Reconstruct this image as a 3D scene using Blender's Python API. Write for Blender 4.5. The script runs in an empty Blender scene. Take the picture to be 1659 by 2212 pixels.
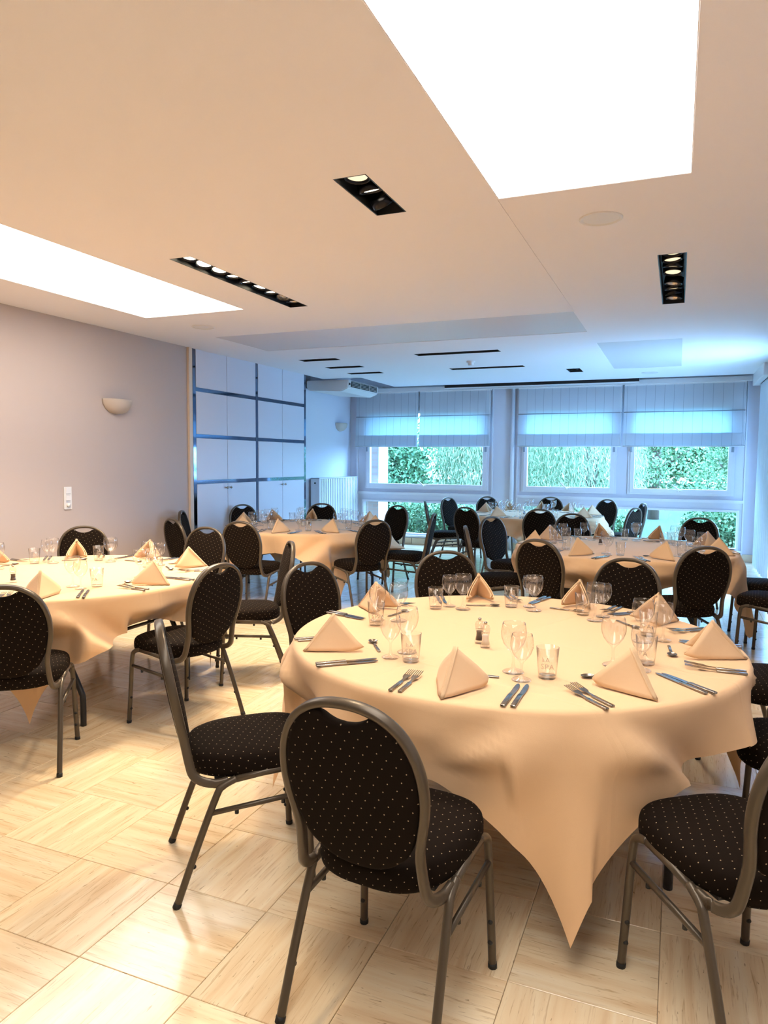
import bpy, bmesh, math, random
from mathutils import Vector, Matrix
random.seed(7)
PI = math.pi
S = bpy.context.scene
COL = S.collection
H = 1.5                                             # eye height

# ------------------------------------------------------------------ camera
F, CX, CY = 1533.0, 829.5, 1106.0                   # focal length and centre in pixels of the 1659x2212 frame
def _dir(px, py): return Vector(((px - CX) / F, -(py - CY) / F, -1.0)).normalized()
_y = _dir(1464, 999)                                # vanishing point of the room's length
_x = -_dir(-2900, 969)                              # vanishing point of the room's width
_x = (_x - _y * _x.dot(_y)).normalized()
_z = _x.cross(_y)
ROT = Matrix((_x, _y, _z))
cam = bpy.data.cameras.new('camera'); cam.sensor_fit = 'VERTICAL'; cam.sensor_height = 36.0; cam.sensor_width = 27.0
cam.lens = F / 2212.0 * 36.0; cam.clip_start = 0.02; cam.clip_end = 300
camo = bpy.data.objects.new('camera', cam); COL.objects.link(camo)
camo.matrix_world = Matrix.Translation((0, 0, H)) @ ROT.to_4x4()
S.camera = camo

# ------------------------------------------------------------------ world, view
S.view_settings.view_transform = 'Standard'; S.view_settings.look = 'None'
S.view_settings.exposure = 0.18; S.view_settings.gamma = 1.0; S.view_settings.use_curve_mapping = False
w = bpy.data.worlds.new('world'); S.world = w; w.use_nodes = True
bg = w.node_tree.nodes['Background']
bg.inputs[0].default_value = (0.26, 0.55, 1.0, 1); bg.inputs[1].default_value = 27.5
S.cycles.use_denoising = True
S.cycles.use_adaptive_sampling = True; S.cycles.adaptive_threshold = 0.14; S.cycles.adaptive_min_samples = 20
S.cycles.max_bounces = 6; S.cycles.diffuse_bounces = 3; S.cycles.glossy_bounces = 3
S.cycles.transparent_max_bounces = 16; S.cycles.transmission_bounces = 4
S.cycles.caustics_reflective = False; S.cycles.caustics_refractive = False
S.cycles.sample_clamp_indirect = 6.0
LAMP = (1.0, 0.77, 0.51)
SPOTW = 58.0
PANEL_E = 6.0
PANEL_C = (1.0, 0.92, 0.82)

# ------------------------------------------------------------------ materials
def mat(name, col=(.8, .8, .8), rough=.6, metal=0.0, spec=.5, **k):
    m = bpy.data.materials.new(name); m.use_nodes = True
    b = m.node_tree.nodes['Principled BSDF']
    b.inputs['Base Color'].default_value = (*col, 1); b.inputs['Roughness'].default_value = rough
    b.inputs['Metallic'].default_value = metal; b.inputs['Specular IOR Level'].default_value = spec
    for kk, v in k.items(): b.inputs[kk.replace('_', ' ')].default_value = v
    return m
def N(m, t, **k):
    n = m.node_tree.nodes.new(t)
    for a, v in k.items(): setattr(n, a, v)
    return n
def L(m, a, b): m.node_tree.links.new(a, b)
def B(m): return m.node_tree.nodes['Principled BSDF']
def mathn(m, op, a, b=None, c=None):
    n = N(m, 'ShaderNodeMath', operation=op)
    for i, v in enumerate((a, b, c)):
        if v is None: continue
        if isinstance(v, (int, float)): n.inputs[i].default_value = v
        else: L(m, v, n.inputs[i])
    return n.outputs[0]
def ramp(m, fac, stops):
    r = N(m, 'ShaderNodeValToRGB'); e = r.color_ramp.elements
    while len(e) < len(stops): e.new(.5)
    for el, (p, c) in zip(e, stops): el.position = p; el.color = (*c, 1)
    L(m, fac, r.inputs[0]); return r.outputs[0]
def bump(m, h, strength=.2, dist=.01):
    b = N(m, 'ShaderNodeBump'); b.inputs['Strength'].default_value = strength; b.inputs['Distance'].default_value = dist
    L(m, h, b.inputs['Height']); L(m, b.outputs[0], B(m).inputs['Normal'])
def grain(m, scale, strength, dist=.002, coord='Object'):
    tc = N(m, 'ShaderNodeTexCoord'); n = N(m, 'ShaderNodeTexNoise'); n.inputs['Scale'].default_value = scale; n.inputs['Detail'].default_value = 3
    L(m, tc.outputs[coord], n.inputs['Vector']); bump(m, n.outputs[0], strength, dist); return n
M = {}
M['wall'] = mat('wall_paint', (.50, .43, .405), .75); grain(M['wall'], 260, .12)
M['far_wall'] = mat('window_wall_paint', (.72, .72, .80), .6); grain(M['far_wall'], 200, .08)
M['ceil'] = mat('ceiling_paint', (.89, .88, .92), .7); grain(M['ceil'], 240, .08)
M['frame'] = mat('white_window_frame', (.80, .80, .86), .35)
M['trim'] = mat('white_trim', (.82, .82, .84), .4)
M['jamb'] = mat('beige_jamb', (.74, .60, .47), .5)
M['door'] = mat('cupboard_door', (.70, .70, .78), .38); grain(M['door'], 90, .03)
M['mirror'] = mat('mirror_strip', (.15, .19, .27), .06, 1.0)
M['dark'] = mat('black_metal', (.006, .006, .007), .5)
M['housing'] = mat('black_lamp_housing', (.004, .004, .0045), .45)
M['ring'] = mat('dark_lamp_ring', (.02, .02, .025), .25, .8)
M['reflector'] = mat('lamp_reflector', (.75, .7, .62), .22, 1.0)
M['plastic'] = mat('white_plastic', (.78, .76, .74), .35)
M['grille'] = mat('grey_grille', (.30, .33, .38), .5)
M['rad'] = mat('radiator_enamel', (.74, .76, .80), .3)
M['steel'] = mat('brushed_steel', (.34, .31, .28), .22, 1.0)
M['steel2'] = mat('polished_steel_knob', (.45, .42, .38), .15, 1.0)
M['pepper'] = mat('peppercorns', (.05, .022, .012), .7)
M['salt'] = mat('salt', (.86, .78, .68), .8)
M['chairframe'] = mat('bronze_grey_tube', (.090, .070, .050), .32, .35)
grain(M['chairframe'], 160, .12, .001)
M['rubber'] = mat('black_rubber', (.01, .01, .01), .6)
M['legs'] = mat('table_leg_black', (.012, .012, .013), .4)
M['wood'] = mat('table_board', (.25, .15, .09), .5)
M['tile_base'] = mat('floor_bed', (.42, .32, .22), .6)

def emis(name, col, s):
    m = bpy.data.materials.new(name); m.use_nodes = True; nt = m.node_tree; nt.nodes.remove(B(m))
    e = N(m, 'ShaderNodeEmission'); e.inputs[0].default_value = (*col, 1); e.inputs[1].default_value = s
    L(m, e.outputs[0], nt.nodes['Material Output'].inputs[0]); return m
M['panel_on'] = emis('lit_ceiling_panel', PANEL_C, PANEL_E)
M['bulb_on'] = emis('lit_bulb', (1.0, .86, .6), 9.0)
M['bulb_dim'] = emis('dim_bulb', (1.0, .8, .5), 1.2)
M['panel_off'] = mat('unlit_stretch_panel', (.66, .63, .64), .40)

# travertine tile
m = M['tile'] = mat('travertine_tile', rough=.24, spec=.9)
tc = N(m, 'ShaderNodeTexCoord'); oi = N(m, 'ShaderNodeObjectInfo')
mp = N(m, 'ShaderNodeMapping'); mp.inputs['Scale'].default_value = (1.0, 1.0, 1.0)
cb = N(m, 'ShaderNodeCombineXYZ'); L(m, mathn(m, 'MULTIPLY', oi.outputs['Random'], 37.0), cb.inputs[0]); L(m, mathn(m, 'MULTIPLY', oi.outputs['Random'], 91.0), cb.inputs[1])
ad = N(m, 'ShaderNodeVectorMath', operation='ADD'); L(m, tc.outputs['Object'], ad.inputs[0]); L(m, cb.outputs[0], ad.inputs[1])
def stretched(sx, sy, det, dist=0.0):
    mm = N(m, 'ShaderNodeMapping'); mm.inputs['Scale'].default_value = (sx, sy, 1); L(m, ad.outputs[0], mm.inputs[0])
    n = N(m, 'ShaderNodeTexNoise'); n.inputs['Scale'].default_value = 1; n.inputs['Detail'].default_value = det; n.inputs['Distortion'].default_value = dist
    L(m, mm.outputs[0], n.inputs['Vector']); return n.outputs[0]
n1 = stretched(1.4, 22, 5, .5); n2 = stretched(7, 110, 5, 1.2); n3 = stretched(3, 3, 2); n4 = stretched(22, 150, 2, .6)
c1 = ramp(m, n1, [(.32, (.78, .57, .35)), (.46, (.86, .68, .445)), (.60, (.90, .75, .52)), (.75, (.94, .82, .63))])
c2 = ramp(m, n2, [(.30, (.50, .33, .18)), (.43, (1, 1, 1))])
c4 = ramp(m, n4, [(.26, (.26, .15, .07)), (.31, (1, 1, 1))])
def mulc(a, b, f):
    x = N(m, 'ShaderNodeMix', data_type='RGBA', blend_type='MULTIPLY'); x.inputs[0].default_value = f
    L(m, a, x.inputs[6]); L(m, b, x.inputs[7]); return x.outputs[2]
cc = mulc(mulc(c1, c2, .5), c4, .6)
hv = N(m, 'ShaderNodeHueSaturation'); L(m, mathn(m, 'ADD', mathn(m, 'MULTIPLY', oi.outputs['Random'], .14), .92), hv.inputs['Value']); L(m, cc, hv.inputs['Color'])
L(m, hv.outputs[0], B(m).inputs['Base Color'])
L(m, ramp(m, n3, [(.3, (.10, .10, .10)), (.7, (.22, .22, .22))]), B(m).inputs['Roughness'])
bump(m, n2, .06, .002)

# dotted upholstery, driven by the UV map (metres)
m = M['fabric'] = mat('black_dotted_upholstery', (.010, .006, .004), .9, spec=.12)
tc = N(m, 'ShaderNodeTexCoord')
rt = N(m, 'ShaderNodeVectorRotate'); rt.inputs['Angle'].default_value = math.radians(29); L(m, tc.outputs['UV'], rt.inputs['Vector'])
sc_ = N(m, 'ShaderNodeVectorMath', operation='SCALE'); sc_.inputs['Scale'].default_value = 1 / .0275; L(m, rt.outputs[0], sc_.inputs[0])
fr = N(m, 'ShaderNodeVectorMath', operation='FRACTION'); L(m, sc_.outputs[0], fr.inputs[0])
sb = N(m, 'ShaderNodeVectorMath', operation='SUBTRACT'); sb.inputs[1].default_value = (.5, .5, 0); L(m, fr.outputs[0], sb.inputs[0])
le = N(m, 'ShaderNodeVectorMath', operation='LENGTH'); L(m, sb.outputs[0], le.inputs[0])
dot = mathn(m, 'LESS_THAN', le.outputs['Value'], .060)
mx = N(m, 'ShaderNodeMix', data_type='RGBA'); L(m, dot, mx.inputs[0]); mx.inputs[6].default_value = (.008, .0042, .0022, 1); mx.inputs[7].default_value = (.38, .29, .19, 1)
L(m, mx.outputs[2], B(m).inputs['Base Color'])

# table linen
def linen(name, col, lines):
    m = mat(name, col, .82, spec=.25, Sheen_Weight=.15)
    tc = N(m, 'ShaderNodeTexCoord')
    n = N(m, 'ShaderNodeTexNoise'); n.inputs['Scale'].default_value = 7; n.inputs['Detail'].default_value = 3; L(m, tc.outputs['Object'], n.inputs['Vector'])
    wv = N(m, 'ShaderNodeTexNoise'); wv.inputs['Scale'].default_value = 420; L(m, tc.outputs['Object'], wv.inputs['Vector'])
    h = mathn(m, 'ADD', mathn(m, 'MULTIPLY', n.outputs[0], .6), mathn(m, 'MULTIPLY', wv.outputs[0], .05))
    if lines:
        vr = N(m, 'ShaderNodeVectorRotate'); vr.inputs['Angle'].default_value = PI / 4; vr.inputs['Axis'].default_value = (0, 0, 1); L(m, tc.outputs['Object'], vr.inputs['Vector'])
        sp = N(m, 'ShaderNodeSeparateXYZ'); L(m, vr.outputs[0], sp.inputs[0])
        for ax, off in ((0, 0.0), (1, 0.0), (0, .58), (0, -.58)):
            d = mathn(m, 'ABSOLUTE', mathn(m, 'SUBTRACT', sp.outputs[ax], off))
            rdg = mathn(m, 'MULTIPLY', mathn(m, 'MAXIMUM', mathn(m, 'SUBTRACT', 1.0, mathn(m, 'DIVIDE', d, .012)), 0.0), .22)
            h = mathn(m, 'ADD', h, rdg)
    bump(m, h, .35, .012); return m
M['cloth'] = linen('ecru_tablecloth', (.80, .535, .315), True)
M['napkin'] = linen('peach_napkin', (.72, .50, .31), False)

# clear glass: thin-walled, see-through with fresnel reflection and a little absorption at the rim
def glass(name, tint, edge, spec):
    m = bpy.data.materials.new(name); m.use_nodes = True; nt = m.node_tree; nt.nodes.remove(B(m))
    lw = N(m, 'ShaderNodeLayerWeight'); lw.inputs[0].default_value = .5
    col = ramp(m, lw.outputs['Facing'], [(.0, tint), (.80, tint), (1.0, edge)])
    tr = N(m, 'ShaderNodeBsdfTransparent'); L(m, col, tr.inputs[0])
    gl = N(m, 'ShaderNodeBsdfGlossy'); gl.inputs['Roughness'].default_value = .02
    fz = mathn(m, 'ADD', .04, mathn(m, 'MULTIPLY', mathn(m, 'POWER', lw.outputs['Facing'], 5.0), .55))
    mx = N(m, 'ShaderNodeMixShader'); L(m, mathn(m, 'MULTIPLY', fz, spec), mx.inputs[0]); L(m, tr.outputs[0], mx.inputs[1]); L(m, gl.outputs[0], mx.inputs[2])
    L(m, mx.outputs[0], nt.nodes['Material Output'].inputs[0]); return m
M['glass'] = glass('drinking_glass', (.99, .988, .985), (.36, .34, .33), 1.6)
M['thickglass'] = glass('thick_glass', (.95, .94, .93), (.7, .68, .66), 1.3)
M['pane'] = glass('window_pane', (.97, .98, .98), (.9, .92, .92), .7)
M['print'] = mat('grey_glass_print', (.55, .45, .36), .6)

# blind fabric
m = M['blind'] = bpy.data.materials.new('translucent_blind'); m.use_nodes = True
nt = m.node_tree; nt.nodes.remove(B(m))
tc = N(m, 'ShaderNodeTexCoord'); sp = N(m, 'ShaderNodeSeparateXYZ'); L(m, tc.outputs['Object'], sp.inputs[0])
fx = mathn(m, 'FRACT', mathn(m, 'MULTIPLY', sp.outputs[0], 1 / .137))
ln = mathn(m, 'LESS_THAN', fx, .035)
mx = N(m, 'ShaderNodeMix', data_type='RGBA'); L(m, ln, mx.inputs[0]); mx.inputs[6].default_value = (.76, .78, .84, 1); mx.inputs[7].default_value = (.44, .48, .55, 1)
df = N(m, 'ShaderNodeBsdfDiffuse'); tl = N(m, 'ShaderNodeBsdfTranslucent'); L(m, mx.outputs[2], df.inputs[0]); mt = N(m, 'ShaderNodeMix', data_type='RGBA', blend_type='MULTIPLY'); mt.inputs[0].default_value = 1; L(m, mx.outputs[2], mt.inputs[6]); mt.inputs[7].default_value = (.55, .88, .92, 1); L(m, mt.outputs[2], tl.inputs[0])
ms = N(m, 'ShaderNodeMixShader'); ms.inputs[0].default_value = .27; L(m, df.outputs[0], ms.inputs[1]); L(m, tl.outputs[0], ms.inputs[2])
L(m, ms.outputs[0], nt.nodes['Material Output'].inputs[0])

M['curtain'] = mat('opaque_curtain', (.62, .70, .80), .8)
def leafmat(name, a, b):
    m = mat(name, a, .6, spec=.3); oi = N(m, 'ShaderNodeNewGeometry')
    L(m, ramp(m, oi.outputs['Random Per Island'], [(0, a), (1, b)]), B(m).inputs['Base Color'])
    B(m).inputs['Subsurface Weight'].default_value = 0
    return m
M['leaf1'] = leafmat('cypress_leaves', (.03, .09, .04), (.15, .28, .12))
M['leaf2'] = leafmat('willow_leaves', (.10, .19, .09), (.40, .46, .28))
M['leaf3'] = leafmat('shrub_leaves', (.05, .15, .06), (.26, .38, .19))
M['bark'] = mat('bark', (.10, .07, .05), .9)
M['grass'] = mat('lawn', (.035, .06, .025), .9); grain(M['grass'], 30, .4, .02)
m = M['brick'] = mat('outside_brick', (.5, .3, .22), .8)
bt = N(m, 'ShaderNodeTexBrick'); bt.inputs['Scale'].default_value = 1; bt.inputs['Brick Width'].default_value = .2; bt.inputs['Row Height'].default_value = .065; bt.inputs['Mortar Size'].default_value = .006
bt.inputs['Color1'].default_value = (.80, .62, .52, 1); bt.inputs['Color2'].default_value = (.72, .52, .43, 1); bt.inputs['Mortar'].default_value = (.7, .66, .6, 1)
tc = N(m, 'ShaderNodeTexCoord'); mp = N(m, 'ShaderNodeMapping'); mp.inputs['Rotation'].default_value = (PI / 2, 0, 0); L(m, tc.outputs['Object'], mp.inputs[0]); L(m, mp.outputs[0], bt.inputs['Vector']); L(m, bt.outputs[0], B(m).inputs['Base Color'])

# ------------------------------------------------------------------ mesh helpers
def link(name, data, parent=None, loc=None, rz=None, m=None):
    o = bpy.data.objects.new(name, data); COL.objects.link(o)
    if parent is not None: o.parent = parent
    if loc is not None: o.location = loc
    if rz is not None: o.rotation_euler = (0, 0, rz)
    if m is not None and not data.materials: data.materials.append(M[m] if isinstance(m, str) else m)
    return o
def bm_mesh(name, bm, smooth=False, m=None):
    bmesh.ops.recalc_face_normals(bm, faces=bm.faces[:])
    me = bpy.data.meshes.new(name); bm.to_mesh(me); bm.free()
    if smooth:
        for p in me.polygons: p.use_smooth = True
    if m: me.materials.append(M[m])
    return me
def add_box(bm, a, b, bev=0.0, seg=2):
    g = bmesh.ops.create_cube(bm, size=1.0); vs = g['verts']
    for v in vs: v.co = Vector([(a[i] + b[i]) / 2 + v.co[i] * (b[i] - a[i]) for i in range(3)])
    if bev > 0:
        es = list({e for v in vs for e in v.link_edges}); bmesh.ops.bevel(bm, geom=es, offset=bev, segments=seg, affect='EDGES', profile=.5)
def box(name, a, b, m, parent=None, bev=0.0, smooth=False):
    bm = bmesh.new(); c = [(a[i] + b[i]) / 2 for i in range(3)] if parent is None else [0, 0, 0]
    add_box(bm, [a[i] - c[i] for i in range(3)], [b[i] - c[i] for i in range(3)], bev)
    return link(name, bm_mesh(name, bm, smooth, m), parent, c if parent is None else None)
def boxes(name, lst, m, parent=None, bev=0.0):
    bm = bmesh.new()
    for a, b in lst: add_box(bm, a, b, bev)
    return link(name, bm_mesh(name, bm, False, m), parent)
def add_tube(bm, pts, r, n=8, flat=None, cap=True):
    """sweep a round (or flattened) section along pts; flat=(half width in the bend plane normal, half width in plane)"""
    pts = [Vector(p) for p in pts]; rings = []
    up = None
    for i, p in enumerate(pts):
        t = (pts[min(i + 1, len(pts) - 1)] - pts[max(i - 1, 0)]).normalized()
        if up is None:
            up = Vector((0, 1, 0)) if flat else (Vector((1, 0, 0)) if abs(t.x) < .9 else Vector((0, 0, 1)))
        u = (up - t * up.dot(t)).normalized(); v = t.cross(u); up = u
        rr = r[i] if isinstance(r, (list, tuple)) else r
        ru, rv = (flat if flat else (rr, rr))
        rings.append([bm.verts.new(p + u * math.cos(2 * PI * k / n) * ru + v * math.sin(2 * PI * k / n) * rv) for k in range(n)])
    for a, b in zip(rings, rings[1:]):
        for k in range(n): bm.faces.new((a[k], a[(k + 1) % n], b[(k + 1) % n], b[k]))
    if cap:
        bm.faces.new(list(reversed(rings[0]))); bm.faces.new(rings[-1])
def tube_mesh(name, pts, r, m, n=8, flat=None):
    bm = bmesh.new(); add_tube(bm, pts, r, n, flat); me = bm_mesh(name, bm, True, m); return me
def add_lathe(bm, prof, n=24, c=(0, 0, 0), cap0=False, cap1=False):
    rings = []
    for r, z in prof:
        if r <= 1e-6: rings.append([bm.verts.new((c[0], c[1], c[2] + z))])
        else: rings.append([bm.verts.new((c[0] + r * math.cos(2 * PI * k / n), c[1] + r * math.sin(2 * PI * k / n), c[2] + z)) for k in range(n)])
    for a, b in zip(rings, rings[1:]):
        for k in range(n):
            if len(a) == 1 and len(b) > 1: bm.faces.new((a[0], b[k], b[(k + 1) % n]))
            elif len(b) == 1 and len(a) > 1: bm.faces.new((a[k], b[0], a[(k + 1) % n]))
            elif len(a) > 1: bm.faces.new((a[k], a[(k + 1) % n], b[(k + 1) % n], b[k]))
    if cap0 and len(rings[0]) > 1: bm.faces.new(rings[0])
    if cap1 and len(rings[-1]) > 1: bm.faces.new(rings[-1])
def lathe_mesh(name, prof, m, n=24, cap0=False, cap1=False):
    bm = bmesh.new(); add_lathe(bm, prof, n, (0, 0, 0), cap0, cap1); return bm_mesh(name, bm, True, m)
def smooth_path(pts, sub=6):
    P = [Vector(p) for p in pts]; out = []
    for i in range(len(P) - 1):
        p0, p1, p2, p3 = P[max(i - 1, 0)], P[i], P[i + 1], P[min(i + 2, len(P) - 1)]
        for k in range(sub):
            t = k / sub
            out.append(.5 * ((2 * p1) + (p2 - p0) * t + (2 * p0 - 5 * p1 + 4 * p2 - p3) * t * t + (3 * p1 - p0 - 3 * p2 + p3) * t ** 3))
    out.append(P[-1]); return out
def tag(o, label, cat, group=None, kind=None):
    o['label'] = label; o['category'] = cat
    if group: o['group'] = group
    if kind: o['kind'] = kind
    return o
def struct(o, label=None, cat=None):
    o['kind'] = 'structure'
    if label: o['label'] = label
    if cat: o['category'] = cat
    return o
def empty(name, loc=(0, 0, 0), rz=0):
    o = bpy.data.objects.new(name, None); o.empty_display_size = .1; COL.objects.link(o); o.location = loc; o.rotation_euler = (0, 0, rz); return o
def copy_tree(o, parent=None):
    c = o.copy(); COL.objects.link(c)
    if parent is not None: c.parent = parent
    for ch in list(o.children): copy_tree(ch, c)
    return c

# ------------------------------------------------------------------ room shell
XL, XR, YB, YF, ZC, ZU = -5.24, 1.14, -2.6, 12.0, 2.78, 3.0
XREC, YCAB0, YCAB1 = -5.63, 6.85, 9.58

# floor: bed plus travertine tiles laid in a basket weave
fl = struct(box('floor', (XREC - .1, YB - .1, -.08), (XR + .1, YF + .1, -.006), 'tile_base'), 'polished travertine tile floor with grain turned from tile to tile', 'floor')
TS, Y0 = .4047, -.081
bm = bmesh.new(); add_box(bm, (-TS / 2 + .0009, -TS / 2 + .0009, -.006), (TS / 2 - .0009, TS / 2 - .0009, 0.0), 0)
top = [e for e in bm.edges if all(v.co.z > -.001 for v in e.verts)]
bmesh.ops.bevel(bm, geom=top, offset=.0014, segments=1, affect='EDGES')
tile_me = bm_mesh('tile', bm, False, 'tile')
def pix(P):
    c = ROT.transposed() @ (Vector(P) - Vector((0, 0, H)))
    if c.z > -.05: return None
    return CX + F * c.x / -c.z, CY - F * c.y / -c.z
cells = []
for i in range(-14, 3):
    for j in range(-6, 31):
        x, y = (i + .5) * TS, Y0 + (j + .5) * TS
        if x < XREC or x > XR - .1 or y < YB or y > YF: continue
        if x < XL and y < YCAB1: continue
        p = pix((x, y, 0)); vis = p is not None and -150 < p[0] < 1800 and p[1] < 2400
        cells.append((0 if vis else 1, math.hypot(x, y), x, y, (i + j) % 2))
cells.sort()
fc = fl.location
near = cells[:300]
for _, _, x, y, par in near:
    o = link('tile', tile_me, fl, (x - fc.x, y - fc.y, -fc.z), par * PI / 2)
bm = bmesh.new()
for _, _, x, y, par in cells[300:]:
    k = TS / 2 - .0009
    bm.faces.new([bm.verts.new((x - fc.x + a * k, y - fc.y + b * k, -fc.z)) for a, b in ((-1, -1), (1, -1), (1, 1), (-1, 1))])
o = link('tile_field', bm_mesh('tile_field', bm, False, 'tile'), fl); o['kind'] = 'stuff'

# walls
bm = bmesh.new(); add_box(bm, (XL - .15, YB, 0), (XL, YCAB0 - .10, ZU))
struct(link('wall_left', bm_mesh('wall_left', bm, False, 'wall')), 'plain mauve grey painted wall with one sconce', 'wall')
struct(boxes('trim_1', [((XL - .14, YCAB0 - .10, 0), (XL + .03, YCAB0 - .05, ZC - .001)), ((XL - .14, YCAB0 - .05, 0), (XL - .002, YCAB0 - .001, ZC - .001))], 'jamb'), 'narrow beige jamb between grey wall and mirrored cupboards', 'trim')
struct(box('wall_recess', (XREC - .15, YCAB1 - .4, 0), (XREC, YF + .1, ZU), 'far_wall'), 'pale wall of the corner behind the radiator', 'wall')
struct(box('wall_cupboard_back', (XL - .52, YCAB0 - .1, 0), (XL - .42, YCAB1 - .35, ZU), 'far_wall'))
struct(box('wall_back', (XL - .2, YB - .15, 0), (XR + .2, YB, ZU), 'wall'))
# right wall with a guessed glazed door opening, sized for the daylight it admits
DY0, DY1, DZ = 8.8, 11.45, 2.3
struct(boxes('wall_right', [((XR, YB, 0), (XR + .15, DY0, ZU)), ((XR, DY1, 0), (XR + .15, YF, ZU)), ((XR, DY0, DZ), (XR + .15, DY1, ZU))], 'far_wall'), 'pale right wall with a guessed tall glazed opening', 'wall')
# far wall with openings: upper sashes and low panes
UP = [(-5.30, -3.02), (-2.42, -.92), (-.72, .79)]           # sash openings in x
LO = [(-5.37, -3.0), (-2.42, .88)]
ZS0, ZS1, ZL0, ZL1 = 1.0, 2.42, .17, .77
def wall_grid(xs, zs, holes, y0, y1):
    out = []
    for xa, xb in zip(xs, xs[1:]):
        for za, zb in zip(zs, zs[1:]):
            cx_, cz_ = (xa + xb) / 2, (za + zb) / 2
            if any(h[0] < cx_ < h[1] and h[2] < cz_ < h[3] for h in holes): continue
            out.append(((xa, y0, za), (xb, y1, zb)))
    return out
holes = [(a, b, ZS0, ZS1) for a, b in UP] + [(a, b, ZL0, ZL1) for a, b in LO]
xs = sorted({XREC - .1, XR + .15} | {v for h in holes for v in h[:2]}); zs = sorted({0.0, ZU} | {v for h in holes for v in h[2:]})
struct(boxes('wall_windows', wall_grid(xs, zs, holes, YF, YF + .12), 'far_wall'), 'pale wall filled with windows at the far end', 'wall')

def window(idx, xa, xb, za, zb, label, handle=True):
    e = struct(empty('window_%d' % idx, ((xa + xb) / 2, YF, za)), label, 'window'); cx_ = (xa + xb) / 2; hw = (xb - xa) / 2; h = zb - za
    def fr(name, t, y0, y1, inset):
        a = hw - inset
        return boxes(name, [((-a, y0, inset), (-a + t, y1, h - inset)), ((a - t, y0, inset), (a, y1, h - inset)), ((-a + t, y0, inset), (a - t, y1, inset + t)), ((-a + t, y0, h - inset - t), (a - t, y1, h - inset))], 'frame', e, .003)
    fr('window_frame', .035, -.03, .09, -.012)
    if handle:
        fr('sash', .062, -.05, .03, .022)
        t = .084
    else: t = .022
    g = box('pane', (-hw + t - .004, .0, t - .004), (hw - t + .004, .006, h - t + .004), 'pane', e)
    if handle:
        bm = bmesh.new(); add_box(bm, (-.035, -.066, .045), (.035, -.05, .07), .004); add_tube(bm, [(0, -.07, .057), (0, -.095, .06), (-.03, -.10, .085), (-.10, -.10, .15)], .011, 8)
        link('handle', bm_mesh('handle', bm, True, 'plastic'), e)
        for s in (-1, 1):
            bm = bmesh.new(); add_box(bm, (s * (hw - .03) - .018, -.066, .66), (s * (hw - .03) + .018, -.05, .76), .004)
            link('hinge_cover', bm_mesh('hinge_cover', bm, False, 'grille'), e)
    return e
window(1, *UP[0], ZS0, ZS1, 'wide left sash window onto a dense green hedge')
window(2, *UP[1], ZS0, ZS1, 'middle sash window looking onto the willow')
window(3, *UP[2], ZS0, ZS1, 'right-hand sash window looking onto tree branches')
window(4, *LO[0], ZL0, ZL1, 'low fixed pane near the floor beside the radiator', False)
window(5, *LO[1], ZL0, ZL1, 'long low fixed pane near the floor at the right', False)
# mouldings around the windows
for i, (a, b, lab) in enumerate(((-5.47, -2.95, 'left'), (-2.5, .93, 'right'))):
    struct(boxes('trim_%d' % (i + 2), [((a, YF - .05, .885), (b, YF, .93)), ((a - .02, YF - .03, .10), (a, YF, 2.72)), ((b, YF - .03, .10), (b + .02, YF, 2.72))], 'frame'), 'white moulding framing the %s-hand windows' % lab, 'trim')
    struct(box('window_sill_%d' % (i + 1), (a, YF - .10, .135), (b, YF, .165), 'trim', None, .006), 'white sill under the low pane on the %s' % lab, 'sill')
bbx = [(-5.63, -5.0), (-4.99, -4.4), (-4.39, -3.8), (-3.79, -3.2), (-3.19, -2.6), (-2.59, -2.0), (-1.99, -1.4), (-1.39, -.8), (-.79, -.2), (-.19, .4), (.41, 1.14)]
bb = struct(empty('baseboard_far', (0, YF - .01, 0)), 'pale stone skirting tiles under the windows', 'baseboard')
for a, b in bbx: box('skirting_tile', (a, -.012, 0), (b, .01, .11), 'tile', bb, .003)
# column pipe between the windows
bm = bmesh.new(); add_tube(bm, [(-2.59, YF - .05, 0), (-2.59, YF - .05, 2.74)], .035, 14)
struct(link('trim_4', bm_mesh('trim_4', bm, True, 'frame')), 'white vertical pipe between the two window groups', 'pipe')
# guessed door in the right wall, added glazing that lets in daylight
d = struct(empty('door_1', (XR, (DY0 + DY1) / 2, 0)), 'guessed tall glazed terrace door added in the right wall for daylight', 'door')
hy = (DY1 - DY0) / 2
boxes('door_frame', [((-.02, -hy, 0), (.1, -hy + .07, DZ)), ((-.02, hy - .07, 0), (.1, hy, DZ)), ((-.02, -.05, 0), (.1, .05, DZ)), ((-.02, -hy, DZ - .08), (.1, hy, DZ)), ((-.02, -hy, 0), (.1, hy, .12))], 'frame', d, .004)
for s in (-1, 1): box('pane', (.04, min(s * .05, s * (hy - .07)), .12), (.046, max(s * .05, s * (hy - .07)), DZ - .08), 'pane', d)
struct(box('trim_5', (XR - .05, DY1 + .05, 0), (XR, DY1 + .14, ZU - .3), 'frame', None, .006), 'white corner post beside the terrace door', 'trim')
struct(box('baseboard_right', (XR - .015, DY1 + .14, 0), (XR, YF, .11), 'trim'), 'white skirting in the far right corner', 'baseboard')

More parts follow.
